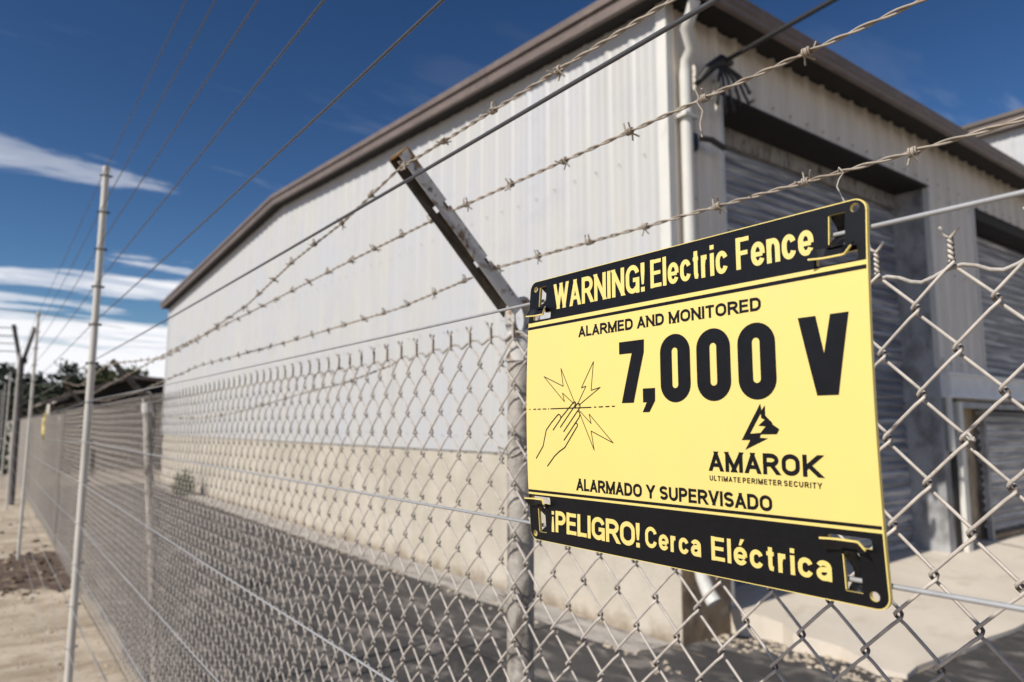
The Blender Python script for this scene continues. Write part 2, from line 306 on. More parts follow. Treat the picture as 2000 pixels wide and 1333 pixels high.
# hidden shell so nothing shows through
b = MB(); b.box((WX + .5, -16, 0), (BX - .05, WY - .26, 4.3)); part('inner_wall', b, 'dark', WH)
b = MB(); b.box((BX - .04, -16, 0), (BX, WY - .02, 4.46)); part('rear_wall', b, 'siding', WH)
b = MB(); b.box((WX - .03, WY - .05, CZ - .02), (WX + .06, WY + .035, 4.42)); part('corner_trim', b, 'trimw', WH)
b = MB(); b.box((BX - .06, WY - .05, CZ), (BX + .02, WY + .035, 4.46)); part('corner_trim', b, 'trimw', WH)
# facade siding: over the doors and the piers
def fplace(q, h, z): return (WX - h * 2.2, -q, z)
LZ = 3.88
for (p0, p1, z0, z1, mm) in [(3.70, 4.25, CZ + .01, 4.42, 'siding2'), (4.25, 5.95, LZ, 4.42, 'siding2'), (5.95, 7.65, LZ, 4.42, 'siding2'), (7.65, 8.78, 1.96, 4.42, 'siding2'),
                             (8.78, 10.5, LZ + .02, 4.42, 'siding2'), (10.5, 12.3, LZ + .02, 4.42, 'siding2'), (12.3, 14.2, .2, 4.42, 'siding2'), (14.2, 16.0, .2, 4.42, 'siding2')]:
    b = MB(); corr(b, p0, p1, z0, lambda q: z1, fplace); o = part('siding_panel', b, mm, WH)
b = MB(); b.box((WX + .002, -4.245, CZ), (WX + .30, -3.72, 4.40)); b.box((WX + .002, -8.775, 1.965), (WX + .30, -7.655, LZ)); b.box((WX + .002, -16, LZ + .005), (WX + .30, -4.25, 4.40)); part('wall_core', b, 'soffit', WH)
# door openings: jambs and lintels
def door(p0, p1, z0, z1, X, pitch=.088):
    d = part('rolling_door', MB().box((X + .03, -p1, z0), (X + .05, -p0, z1)), 'slat', WH)
    n = int((z1 - z0) / pitch); prof = [(0, 0), (-.010, .012), (-.020, .03), (-.022, .05), (-.014, .068), (-.002, .076), (-.002, pitch)]
    b = MB(); vs = [(a, -p0, c) for a, c in prof] + [(a, -p1, c) for a, c in prof]; k = len(prof)
    b.add(vs, [(i, i + 1, k + i + 1, k + i) for i in range(k - 1)], True)
    me = b.mesh('slat', V['slat'])
    for i in range(n): inst('slat', me, d, (X + .028, 0, z0 + i * pitch))
    return d
door(4.25, 7.65, .10, 3.76, WX + .32)
b = MB(); b.box((WX + .30, -7.68, 3.72), (WX + .60, -4.22, LZ)); part('door_header', b, 'post', WH)
b = MB(); b.box((WX - .006, -7.80, .10), (WX + .36, -7.652, LZ - .002)); part('door_jamb', b, 'jamb', WH)
b = MB(); b.box((WX + .004, -4.248, .05), (WX + .36, -4.20, LZ - .002)); part('door_jamb', b, 'siding2', WH)
b = MB(); b.box((WX - .032, -4.262, CZ), (WX + .02, -4.222, LZ)); part('door_trim', b, 'trimw', WH)
b = MB(); b.box((WX - .036, -7.69, 2.0), (WX + .02, -7.648, LZ)); part('door_trim', b, 'trimw', WH)
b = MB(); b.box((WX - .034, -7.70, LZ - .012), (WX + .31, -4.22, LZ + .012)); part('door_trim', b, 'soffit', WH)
# upper ribbed shutter, beam, lower openings on the right
door(8.78, 12.3, 1.95, 3.80, WX + .28)
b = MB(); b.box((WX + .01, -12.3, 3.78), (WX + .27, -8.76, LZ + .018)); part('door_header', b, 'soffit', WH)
b = MB(); b.box((WX - .033, -8.81, 1.96), (WX + .02, -8.765, LZ + .02)); part('door_trim', b, 'trimw', WH)
bm_ = part('steel_beam', MB().box((WX - .05, -12.3, 1.70), (WX + .25, -7.70, 1.955)), 'beam', WH)
b = MB(); b.box((WX - .085, -12.3, 1.93), (WX - .05, -7.70, 1.955)); b.box((WX - .085, -12.3, 1.70), (WX - .05, -7.70, 1.725)); b.box((WX - .062, -12.3, 1.835), (WX - .051, -7.70, 1.85)); part('flange', b, 'beam', bm_)
b = MB(); b.box((WX - .02, -8.0, .1), (WX + .3, -7.80, 1.69)); part('dark_gap', b, 'dark', WH)
b = MB(); b.box((WX - .07, -8.02, .14), (WX + .02, -7.92, 1.66)); part('door_frame', b, 'trimw', WH)
b = MB(); b.box((WX - .07, -12.3, 1.60), (WX + .02, -8.02, 1.66)); part('door_frame', b, 'jamb', WH)
b = MB(); b.box((WX + .18, -9.02, .1), (WX + .26, -8.0, 1.69)); part('panel', b, 'brown', WH)['label'] = 'stained brown panel in the low opening'
b = MB(); b.box((WX + .27, -12.3, .1), (WX + .46, -8.0, 1.69)); part('dark_gap', b, 'dark', WH)
b = MB(); b.box((WX + .05, -8.92, .14), (WX + .10, -8.86, 1.60)); part('door_frame', b, 'jamb', WH)
door(8.93, 12.3, .24, 1.58, WX + .12, .088)
b = MB(); b.box((WX + .05, -12.3, .1), (WX + .2, -8.92, .235)); part('door_sill', b, 'stained', WH)
b = MB(); b.tube([(WX - .05, -7.74, 2.10), (WX - .05, -7.74, 1.9), (WX - .05, -7.755, 1.16)], .032, 10); part('conduit', b, 'trimw', WH)
# roof, soffits, fascia
OV = .27; RK = .17
eo = WX - OV
def rz(x): return EZ1 + (RIDZ - EZ1) * (x - WX) / (RIDX - WX) if x < RIDX else RIDZ + (EZ2 - RIDZ) * (x - RIDX) / (BX - RIDX)
b = MB()
for (xa, xb) in ((eo, RIDX), (RIDX, BX + .25)):
    za, zb_ = rz(xa), rz(xb)
    b.add([(xa, WY + RK, za + .06), (xb, WY + RK, zb_ + .06), (xb, -16, zb_ + .06), (xa, -16, za + .06)], [(0, 1, 2, 3)])
    b.add([(xa, WY + RK - .01, za + .03), (xb, WY + RK - .01, zb_ + .03), (xb, -16, zb_ + .03), (xa, -16, za + .03)], [(3, 2, 1, 0)])
part('roof', b, 'roof', WH)
def rake(b, x0, x1, h0, h1, y0, y1):
    za, zc = rz(x0), rz(x1)
    b.prism([(x0, za + h0), (x1, zc + h0), (x1, zc + h1), (x0, za + h1)], lambda p: (p[0], y0, p[1]), lambda p: (p[0], y1, p[1]))
xs = [eo, 5.1, 8.15, RIDX, 14.4, 17.4, BX + .25]
for i in range(len(xs) - 1):
    b = MB(); rake(b, xs[i], xs[i + 1] - .006, -.005, .085, WY + RK - .02, WY + RK + .02); part('fascia', b, 'fascia', WH)
    b = MB(); rake(b, xs[i], xs[i + 1] - .006, .088, .15, WY + RK - .03, WY + RK + .045); part('roof_edge', b, 'fascia', WH)
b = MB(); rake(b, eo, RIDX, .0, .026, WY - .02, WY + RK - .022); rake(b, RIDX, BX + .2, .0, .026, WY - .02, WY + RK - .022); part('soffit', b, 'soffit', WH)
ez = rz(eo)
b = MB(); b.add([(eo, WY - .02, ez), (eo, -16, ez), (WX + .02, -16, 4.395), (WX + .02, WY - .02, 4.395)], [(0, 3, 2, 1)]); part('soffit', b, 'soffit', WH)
GUT = [(0, -.105), (-.03, -.105), (-.045, -.098), (-.050, -.070), (-.066, -.055), (-.070, -.02), (-.080, -.01), (-.080, .0), (0, .0)]
ya = WY + RK + .04
for k in range(4):
    y0 = ya - k * 3.1; y1 = y0 - 3.094
    b = MB(); b.prism(GUT, lambda p: (eo + p[0], y0, ez + .05 + p[1]), lambda p: (eo + p[0], y1, ez + .05 + p[1])); part('gutter', b, 'fascia', WH)
# downspout
ds = part('downspout', MB().tube([(eo + .0, -3.66, ez - .10), (eo + .03, -3.665, ez - .17), (eo + .10, -3.69, ez - .24), (WX - .15, -3.77, 4.03), (WX - .085, -3.79, 3.97), (WX - .062, -3.80, 3.88), (WX - .062, -3.80, 2.2), (WX - .062, -3.80, .60)], .043, 12), 'trimw', WH)
b = MB(); b.tube([(WX - .062, -3.80, .62), (WX - .064, -3.80, .52), (WX - .085, -3.80, .43), (WX - .13, -3.80, .34), (WX - .17, -3.80, .29)], [.044, .044, .045, .046, .050], 12, caps=False); part('elbow', b, 'trimw', ds)
for z in (3.55, 1.75):
    b = MB(); b.box((WX - .115, -3.87, z), (WX, -3.73, z + .025)); part('strap', b, 'trimw', ds)
# electrical bracket
b = MB(); b.tube([(WX - .10, -3.90, 3.42), (WX - .13, -3.98, 3.42), (WX - .12, -4.14, 3.40)], .022, 8); part('bracket', b, 'cable', WH); b = MB(); b.box((WX - .05, -3.94, 3.36), (WX, -3.88, 3.48)); part('cable_clip', b, 'cable', WH)

b = MB(); x = WX + .21
while x < BX:
    for z in (1.32, 2.35, 3.35, 4.2): b.obox((x, WY + .021, z + .01 * math.sin(x * 5)), (1, 0, 0), (0, 1, 0), (0, 0, 1), .0045, .004, .0045)
    x += .25
p_ = 3.91
while p_ < 16:
    if p_ > 12.3 or not (4.25 < p_ < 7.65 or 8.78 < p_): 
        for z in (2.05, 3.0, 3.8): b.obox((WX - .036, -p_, z), (1, 0, 0), (0, 1, 0), (0, 0, 1), .005, .007, .007)
    b.obox((WX - .036, -p_, 3.95), (1, 0, 0), (0, 1, 0), (0, 0, 1), .005, .007, .007); p_ += .25
tag(part('siding_screw', b, 'post', WH), 'rows of small screw heads on the siding ribs', kind='stuff')

# neighbouring building behind
NB = empty('warehouse', (2, -16.3, 0), 'taller pale metal warehouse rising above the right end of the front roof', 'warehouse')
s = -3.0
while s < 12:
    b = MB(); corr(b, s, s + 1.0, 0, lambda q: 7.55, lambda q, h, z: (q, -16.3 + h, z)); part('siding_panel', b, 'siding', NB); s += 1.0
b = MB(); b.box((-3.1, -16.5, 7.40), (12.1, -16.10, 7.62)); part('fascia', b, 'fascia', NB)
b = MB(); b.box((-3.1, -24, 7.62), (12.1, -16.05, 7.70)); part('roof', b, 'roof', NB)
b = MB(); b.box((-3, -24, 0), (12, -16.32, 7.6)); part('wall', b, 'siding2', NB)

# ------------------------------------------------------------------ service cable
b = MB(); pts = []
for i in range(26):
    t = i / 25; pts.append((3.02 - 27 * t ** 1.6, -4.13 + .35 * t, 4.04 + 3.0 * t * t - .25 * math.sin(math.pi * min(1, t * 1.2)) * t))
b.tube(pts, .017, 8)
cb = tag(solo('service_cable', b, 'cable', (3.02, -4.13, 4.04)), 'thick black service cable dropping from the upper right to the warehouse corner', 'cable')
b = MB(); rnd = random.Random(3)
b.tube([(3.10, -3.95, 3.86), (3.02, -4.02, 3.98), (2.98, -4.10, 4.05), (2.98, -4.22, 4.06)], [.02, .04, .04, .022], 8)
for k, (dy, dz, L) in enumerate([(-.02, -.34, .08), (-.10, -.30, .10), (-.20, -.26, .06), (.05, -.30, .02), (-.30, -.10, .10), (-.26, -.18, .16)]):
    b.tube([(2.99, -4.06 - .02 * k, 4.03), (2.95, -4.06 + dy * .7, 4.0 + dz * .35), (2.95, -4.06 + dy, 3.98 + dz * .8), (2.97, -4.06 + dy - L * .5, 3.98 + dz), (2.99, -4.06 + dy - L, 4.0 + dz * .85)], .011, 6)
part('drip_loop', b, 'cable', cb)

# ------------------------------------------------------------------ chain link fence
MP = .70                                   # fence plane distance
FZ = 1.553                                 # base of the twisted tops
FR = empty('chain_link_fence', (.955, -MP, 0), 'long galvanised chain link fence topped with barbed wire beside the yard', 'fence')
HP, VP = .067, .0815; WS = HP / 2; WR = .00172
def strand(kind, full=True):
    """one zigzag fence wire; kind A is the left one of a twisted pair; local x=0 is its mid line, z=0 the top twist"""
    A = WS / 2 + .0027; d = .0042; s = 1 if kind == 'A' else -1      # A: top bend on its +side
    pts = []; rows = 36
    if not full:
        for k in range(rows + 1): pts.append((s * A * (1 if k % 2 == 0 else -1), 0, -k * VP / 2))
        return pts
    # twisted top; axis at x = s*WS/2 (screen left or right handled by mirror), y is depth towards the camera
    ax = s * WS / 2; ph0 = 0 if kind == 'A' else math.pi
    tail = []
    for i in range(15):
        t = i / 14; q = ph0 + t * 2.1 * 2 * math.pi; z = .021 * (1 - t)
        tail.append((ax + .0017 * math.cos(q) * (1 if True else 1), .0017 * math.sin(q), z))
    e = (ax + s * -.009 * (1 if kind == 'A' else .8), .003, .030 if kind == 'A' else .033)
    pts = [e, ((e[0] + ax) / 2 * 1.0, .0025, .0245)] + tail
    for k in range(rows):
        xa = A if (k % 2 == 0) else -A; xa *= s; xb = -xa
        z0 = -k * VP / 2; z1 = z0 - VP / 2
        front = (xb > xa)        # going down towards +x local
        dd = d if front else -d
        for (t, dep, bx) in ((0.0 if k else .03, 0, 0), (.04, .45, .07), (.10, .78, .08), (.20, .95, .04), (.5, 1.0, 0), (.80, .95, -.04), (.90, .78, -.08), (.96, .45, -.07)):
            tt = max(0, min(1, t - bx * .5)) if 0 < t < 1 else t
            pts.append((xa + (xb - xa) * tt, dd * dep, z0 + (z1 - z0) * t))
    # bottom twist
    xl = s * A; axb = s * WS / 2
    for i in range(9):
        t = i / 8; q = ph0 + t * 1.5 * 2 * math.pi
        pts.append((axb + .0017 * math.cos(q), .0017 * math.sin(q), -rows * VP / 2 - .022 * t))
    return pts
# the world +x axis runs to the left in the picture: '/' in the picture goes up towards -x, and lies in front
def wire_mesh(kind):
    b = MB(); b.tube([(p[0], p[1], p[2]) for p in strand(kind)], WR, 6); return b.mesh('mesh_wire', V['mesh'])
wA, wB = wire_mesh('A'), wire_mesh('B')
xt = .267 - .067 * 16                      # first twisted top
cnt = 0; k = 0; rnd = random.Random(21)
while cnt < 300:
    x = xt + k * HP
    dz = rnd.uniform(-.0015, .0015) - .006 * math.sin(x * 1.3) ** 2 - .020 * max(0, min(1, (x - 1.2) / 3)); dy = .002 * math.sin(x * 2.1)
    ry = rnd.uniform(-.0005, .0005); rx = rnd.uniform(-.0012, .0012)
    inst('mesh_wire', wA, FR, (x - WS / 2, -MP + dy, FZ + dz), (rx, ry, 0)); inst('mesh_wire', wB, FR, (x + WS / 2, -MP + dy, FZ + dz), (rx, ry, 0))
    cnt += 2; k += 1
xe = xt + k * HP
b = MB(); x = xe
while x < 44:
    for kind, o_ in (('A', -WS / 2), ('B', WS / 2)):
        pts = [(x + o_ + p[0], -MP, FZ - .026 + p[2]) for p in strand(kind, False)]
        pts.insert(0, (x, -MP, FZ - .026 + .035)); b.tube(pts, WR, 3, caps=False)
    x += HP
tag(part('mesh_wire', b, 'galv', FR), 'far stretch of woven fence wire', kind='stuff')
# wavy top wire
b = MB(); pts = []; x = -.3
while x < 44:
    dz = .006 * math.sin((x - .267) / HP * 2 * math.pi + 2.2) * (1 if x < 4 else .3)
    pts.append((x, -MP - .001 + .0035 * math.sin((x - .267) / HP * 2 * math.pi), 1.5415 + dz + .010 * math.exp(-((x - .96) / .25) ** 2) - .018 * max(0, min(1, (x - 1.2) / 3)))); x += .0112 if x < 4 else .2
b.tube(pts, .0021, 8); part('top_wire', b, 'galv', FR)
b = MB(); pts = [(-1.0, -MP + .004, .16)] + [(x, -MP + .004, .155) for x in (5, 12, 20, 30, 44)]; b.tube(pts, .002, 6); part('bottom_wire', b, 'galv', FR)
# posts with arms
def post(x, py, lean, main=False, H_=1.50, ady=.165, adz=.232):
    """lean: how far the top stands out towards the camera side"""
    base = Vector((x, py - lean, -.1)); top = Vector((x, py, H_)); ax = (top - base).normalized()
    p = part('post', MB().tube([base, top], .0225, 16), 'post', FR)
    # arm base with oval ring
    c = MB(); c.tube([top - ax * .035, top + ax * .016], .0265, 14); part('post_cap', c, 'arm', p)
    rc = top + Vector((0, .002, .040)); c = MB(); ring = []
    for i in range(20):
        q = i / 20 * 2 * math.pi; ring.append(rc + Vector((0, math.cos(q) * .0185, math.sin(q) * .030)))
    for i in range(20):
        a, d_ = ring[i], ring[(i + 1) % 20]; oa = rc + (a - rc) * 1.22; od = rc + (d_ - rc) * 1.22
        hw = .013
        c.add([a - Vector((hw, 0, 0)), d_ - Vector((hw, 0, 0)), od - Vector((hw, 0, 0)), oa - Vector((hw, 0, 0)), a + Vector((hw, 0, 0)), d_ + Vector((hw, 0, 0)), od + Vector((hw, 0, 0)), oa + Vector((hw, 0, 0))],
              [(0, 1, 2, 3), (7, 6, 5, 4), (1, 0, 4, 5), (3, 2, 6, 7)], True)
    part('rail_ring', c, 'arm', p)
    # pressed channel arm rising 45 degrees towards the camera side
    a0 = rc + Vector((0, .004, .020)); tip = Vector((x, top.y + ady, H_ + adz)); d_ = (tip - a0); L = d_.length; d_.normalize()
    nrm = Vector((0, -d_.z, d_.y)); nrm = -nrm if nrm.z < 0 else nrm     # flange side, up and away
    arm = MB(); X = Vector((1, 0, 0)); segs = ((0, .30), (.335, .655), (.69, .93), (.955, 1.0))
    for (s0, s1) in segs: arm.obox(a0 + d_ * L * (s0 + s1) / 2, X, nrm, d_, .0155, .0010, L * (s1 - s0) / 2)
    for (s0, s1) in ((.29, .345), (.645, .70), (.92, .965)): arm.obox(a0 + d_ * L * (s0 + s1) / 2, X, nrm, d_, .0085, .0010, L * (s1 - s0) / 2)
    ar = part('arm', arm, 'armshade', p)
    for sx in (-1, 1):
        f = MB()
        for (s0, s1, h0, h1) in [(q0, q1, 0.0, -.0095) for q0, q1 in segs] + [(0, 1, -.0095, -.027)]:
            q0, q1 = a0 + d_ * L * s0, a0 + d_ * L * s1; o_ = X * (sx * .0167)
            vs = [q0 + o_ + nrm * h0, q1 + o_ + nrm * h0, q1 + o_ + nrm * h1 * (.8 if h0 < 0 else 1), q0 + o_ + nrm * h1]; vs += [v - X * (sx * .0018) for v in vs]
            f.add(vs, [(0, 1, 2, 3), (7, 6, 5, 4), (0, 4, 5, 1), (1, 5, 6, 2), (2, 6, 7, 3), (3, 7, 4, 0)])
        part('flange', f, 'arm' if (sx < 0 and main) else 'armshade', p)  # left flange and all far arms use the steel with painted-in shade
    t = MB(); t.obox(a0 + d_ * (L + .001) - nrm * .010, X, nrm, d_, .0150, .012, .0015); t.obox(a0 + d_ * (L - .012) - nrm * .001, X, nrm, d_, .0172, .0022, .011); part('arm_tip', t, 'rust', p)
    for z in ((1.50, 1.36, 1.12, .86, .55, .28) if main else (1.3, .8, .4)):
        cc = base + (top - base) * ((z + .1) / (H_ + .1)); t = MB(); ring = []
        for i in range(14):
            q = i / 14 * 2 * math.pi; ring.append(cc + Vector((math.cos(q) * .0245, math.sin(q) * .0245, .010 * math.cos(q * 2 + z * 9))))
        t.tube(ring, .0014, 5, closed=True)
        t.tube([cc + Vector((.02, .016, .0)), cc + Vector((.024, .030, .006)), cc + Vector((.014, .034, -.008))], .0014, 5)
        part('tie_wire', t, 'galv', p)
    return p
post(.955, -.727, .0, True, 1.545, .232, .284)
for i, (x, py, le) in enumerate([(4.04, -.66, .14), (7.05, -.70, .04), (10.1, -.72, .03), (13.1, -.72, 0), (16.2, -.72, .02), (19.2, -.72, 0), (22.3, -.72, 0), (25.3, -.72, 0), (28.4, -.72, 0), (31.4, -.72, 0)]): post(x, py, le)
# barbed strands
def interp(keys, x):
    if x <= keys[0][0]: return keys[0][1:]
    for a, c in zip(keys, keys[1:]):
        if x <= c[0]:
            t = (x - a[0]) / (c[0] - a[0]); return tuple(a[i] + (c[i] - a[i]) * t for i in range(1, len(a)))
    return keys[-1][1:]
barb_me = []
for v in range(3):
    b = MB(); rnd = random.Random(50 + v)
    for w_ in range(2):
        pts = []; x0 = -.0035 + .004 * w_; ph = rnd.uniform(0, 6.28) + w_ * 3.0
        e0 = Vector((x0 - .003, math.cos(ph - .7) * .0105, math.sin(ph - .7) * .0105)); pts.append(e0)
        for i in range(13):
            t = i / 12; q = ph + t * 3.6 * math.pi; pts.append(Vector((x0 + t * .004, math.cos(q) * .0038, math.sin(q) * .0038)))
        q = ph + 3.6 * math.pi; pts.append(Vector((x0 + .006, math.cos(q + .8) * .0115, math.sin(q + .8) * .0115)))
        b.tube(pts, .00105, 5)
    barb_me.append(b.mesh('barb', V['barb']))
def barbed(keys, x0, x1, phase, sp, nm='barbed_strand', dens=1.0):
    b = MB(); step = .006 if x1 < 8 else .006; xs_ = []; x = x0
    while x < x1: xs_.append(x); x += .0035 if x < 2.2 else (.006 if x < 4.2 else (.03 if x < 7 else .2))
    for s in range(2):
        pts = []
        for x in xs_:
            p, z = interp(keys, x); q = x / .052 * math.pi * 2 + s * math.pi + .9 * math.sin(x * 17)
            rr = .00135 if x < 4.2 else .0006
            pts.append((x, -p + rr * math.cos(q), z + rr * math.sin(q)))
        b.tube(pts, .00125, 5)
    st = part(nm, b, 'barb', FR); x = phase; i = 0; loc0 = wloc(st)
    while x < min(x1, 7.2):
        p, z = interp(keys, x)
        o = obj('barb', barb_me[i % 3], st, Vector((x, -p, z)) - loc0); o.rotation_euler = (random.uniform(0, 6), 0, random.uniform(-.15, .15)); i += 1; x += sp * random.uniform(.93, 1.07)
    return st
s1 = [(-.6, .47, 1.79), (.2, .472, 1.785), (.955, .4865, 1.797), (1.16, .486, 1.762), (1.42, .49, 1.742), (1.77, .50, 1.70), (2.3, .50, 1.66), (2.8, .50, 1.645), (4.04, .47, 1.705), (5.5, .48, 1.66), (7.05, .50, 1.77), (30, .50, 1.77)]
s2 = [(-.6, .578, 1.746), (.3, .578, 1.740), (.955, .578, 1.745), (1.4, .575, 1.735), (2.0, .57, 1.715), (3, .56, 1.69), (4.04, .545, 1.645), (5.5, .57, 1.62), (7.05, .58, 1.69), (30, .58, 1.69)]
s3 = [(-.6, .668, 1.652), (.3, .668, 1.6525), (.955, .668, 1.664), (1.3, .668, 1.642), (1.9, .665, 1.635), (2.9, .65, 1.632), (4.04, .61, 1.57), (5.5, .65, 1.57), (7.05, .66, 1.61), (30, .66, 1.61)]
barbed(s1, -.6, 30, .56, .126); barbed(s2, -.6, 30, .327, .112); barbed(s3, -.6, 30, .28, .108)
st4 = [(1.4, .712, 1.535), (1.65, .712, 1.508), (1.9, .712, 1.495), (2.6, .712, 1.446), (3.16, .712, 1.430), (3.8, .712, 1.440), (4.04, .70, 1.45)]
barbed(st4, 1.4, 4.04, 1.62, .24, 'loose_barbed_strand')
# loose ends of wire on the strands
b = MB(); b.tube([(.449, -.578, 1.745), (.452, -.576, 1.752), (.447, -.5745, 1.744), (.450, -.576, 1.738), (.445, -.578, 1.728), (.449, -.578, 1.715), (.447, -.578, 1.700)], .0011, 5); part('wire_tail', b, 'barb', FR)
b = MB(); b.tube([(.352, -.668, 1.6535), (.349, -.664, 1.657), (.3465, -.668, 1.652), (.350, -.665, 1.645), (.352, -.664, 1.638), (.346, -.665, 1.622), (.344, -.668, 1.605)], .0008, 5); part('wire_tail', b, 'galv', FR)
b = MB(); b.tube([(.2622, -.694, 1.3950), (.2590, -.691, 1.3925), (.2605, -.693, 1.3895), (.2565, -.692, 1.3890)], .0015, 6); b.tube([(.264, -.696, 1.392), (.2605, -.692, 1.389), (.257, -.693, 1.3915)], .0013, 6); part('tie_wire', b, 'galv', FR)

# ------------------------------------------------------------------ electric fence: poles and wires
EP = .3615; KS = .1804; K0 = 1.40 + 3.3027 * .36
pole_x = [3.78, 9.18, 14.58, 20.0, 25.4, 30.8]
def make_pole():
    r = empty('fence_pole', (pole_x[0], -.375, 0), 'x', 'pole', 'slim electric fence poles')
    b = MB(); b.tube([(pole_x[0], -.375, -.05), (pole_x[0], -.375, 1.5), (pole_x[0], -.375, K0 + .035)], [.0165, .0160, .0150], 14); part('pole_shaft', b, 'pole', r)
    b = MB(); b.tube([(pole_x[0], -.375, K0 + .033), (pole_x[0], -.375, K0 + .045)], .0165, 12); part('pole_cap', b, 'pole', r)
    for k in range(14):
        z = K0 - k * KS; b = MB(); b.tube([(pole_x[0], -.375 + .0, z - .003), (pole_x[0], -.375, z + .003)], .0166, 10)
        b.tube([(pole_x[0], -.392, z), (pole_x[0], -.402, z + .004)], .006, 6); b.tube([(pole_x[0] , -.360, z), (pole_x[0], -.350, z)], .005, 6)
        part('insulator', b, 'insul' if k < 7 else 'pole', r)
    return r
pr0 = make_pole()
plab = ['nearest slim grey electric fence pole, tallest in the picture', 'second slim pale electric fence pole, standing at the edge of the dark band', 'third slim electric fence pole, beyond the dark band', 'fourth slim electric fence pole, small in the distance',
        'fifth slim electric fence pole, far down the fence', 'farthest slim electric fence pole, near the trees']
for i, x in enumerate(pole_x):
    if i == 0: r = pr0
    else:
        r = pr0.copy(); COL.objects.link(r); r.location.x = x
        for ch in pr0.children:
            c = ch.copy(); COL.objects.link(c); c.parent = r
    r['label'] = plab[i]
ords = ['topmost', 'second from the top', 'third from the top', 'fourth from the top', 'fifth from the top', 'sixth from the top', 'seventh from the top', 'eighth from the top', 'ninth from the top', 'tenth from the top', 'eleventh from the top', 'third lowest', 'second lowest', 'lowest']
for k in range(14):
    z = K0 - k * KS; b = MB(); pts = []
    xs_ = [-5.4, -3.4, -1.6] + [-1.6 + i * .45 for i in range(1, 12)] + [3.78]
    for x in xs_:
        t = max(0, (x + 1.6) / 5.38); sag = {5: .012, 6: .004, 7: .004}.get(k, .012) * 4 * t * (1 - t) if x > -1.6 else 0
        if k in (6, 7): sag = .010 * 4 * t * (1 - t) - .0055 * 1 if 0 < t < 1 else 0
        pts.append((x, -EP, z - sag))
    for i in range(5):
        a, c = pole_x[i], pole_x[i + 1]
        for j in range(1, 7): t = j / 6; pts.append((a + (c - a) * t, -EP, z - .02 * 4 * t * (1 - t) * (1 + .2 * math.sin(k * 3 + i))))
    b.tube(pts, .00135 if k > 5 else .0019, 8)
    lab = 'smooth electric fence wire, %s of those on the slim poles' % ords[k]
    if k == 6: lab = 'smooth electric fence wire carrying the top of the yellow warning sign'
    if k == 7: lab = 'smooth electric fence wire holding the bottom of the yellow warning sign'
    tag(solo('fence_wire', b, 'wire' if k < 6 else 'wirelit', (-1.6, -EP, z)), lab, 'wire', 'smooth electric fence wires')  # upper wires take the shaded colour, the rest the lit one

# ------------------------------------------------------------------ warning sign
SU, SV, SP = .4555, 1.40 - .0875, .3572       # u=0 edge in x, v=0 in z, front plane distance
def bow(v): t = (v - 103) / 104.0; return .0050 * (1 - t * t)
def cuv(u, v):
    """measured flat coordinates (mm) -> coordinates on the bowed plate"""
    k = (.36 - bow(v)) / .36; k *= SP / .36 if False else 1
    x = (SU - u / 1000) * k; z = (v / 1000 - .0875) * k
    return (SU - x) * 1000, (z + .0875) * 1000
def swarp(u, v, d):     # d: metres towards the viewer from the front face
    return Vector((SU - u / 1000, -(SP - bow(v)) + d, SV + v / 1000))
SG = empty('warning_sign', (SU - .14, -SP, SV), 'yellow and black electric fence warning sign clipped to two wires in the foreground', 'sign')
CUTS = [i * 6.0 for i in range(-1, 37)]
def curve_mesh(splines, text=None, size=1, offset=0, spacing=1.0):
    if text is not None:
        cu = bpy.data.curves.new('t', 'FONT'); cu.body = text; cu.size = size; cu.offset = offset; cu.space_character = spacing; cu.resolution_u = 6
    else:
        cu = bpy.data.curves.new('c', 'CURVE'); cu.dimensions = '2D'; cu.fill_mode = 'BOTH'
        for pts in splines:
            s = cu.splines.new('POLY'); s.points.add(len(pts) - 1)
            for p, q in zip(s.points, pts): p.co = (q[0], q[1], 0, 1)
            s.use_cyclic_u = True
    o = bpy.data.objects.new('tmp', cu); COL.objects.link(o)
    dg = bpy.context.evaluated_depsgraph_get(); me = bpy.data.meshes.new_from_object(o.evaluated_get(dg))
    bpy.data.objects.remove(o); bpy.data.curves.remove(cu); return me
def slice_bm(bm):
    for c in CUTS:
        g = bm.verts[:] + bm.edges[:] + bm.faces[:]
        bmesh.ops.bisect_plane(bm, geom=g, plane_co=(0, c, 0), plane_no=(0, 1, 0), dist=1e-5)
def flat_part(name, me, m, d, parent=SG, thick=0.0, label=None, weld=True):
    bm = bmesh.new(); bm.from_mesh(me)
    if weld: bmesh.ops.remove_doubles(bm, verts=bm.verts, dist=1e-4)
    for f in bm.faces:
        f.normal_update()
    slice_bm(bm)
    if thick:
        r = bmesh.ops.extrude_face_region(bm, geom=bm.faces[:]); 
        for v in [e for e in r['geom'] if isinstance(e, bmesh.types.BMVert)]: v.co.z = -thick
    off = wloc(parent)
    for v in bm.verts: v.co = swarp(v.co.x, v.co.y, d + v.co.z / 1000) - off
    if weld: bmesh.ops.recalc_face_normals(bm, faces=bm.faces)
    m2 = bpy.data.meshes.new(name); bm.to_mesh(m2); bm.free(); m2.materials.clear(); m2.materials.append(V[m])
    o = obj(name, m2, parent)
    if label: o['label'] = label
    return o
def arc(cx, cy, r, a0, a1, n): return [(cx + r * math.cos(R(a0 + (a1 - a0) * i / n)), cy + r * math.sin(R(a0 + (a1 - a0) * i / n))) for i in range(n + 1)]
def rrect(u0, v0, u1, v1, r, n=6): return arc(u1 - r, v1 - r, r, 0, 90, n) + arc(u0 + r, v1 - r, r, 90, 180, n) + arc(u0 + r, v0 + r, r, 180, 270, n) + arc(u1 - r, v0 + r, r, 270, 360, n)
def circ(cx, cy, r, n=18): return [(cx + r * math.cos(2 * math.pi * i / n), cy + r * math.sin(2 * math.pi * i / n)) for i in range(n)]
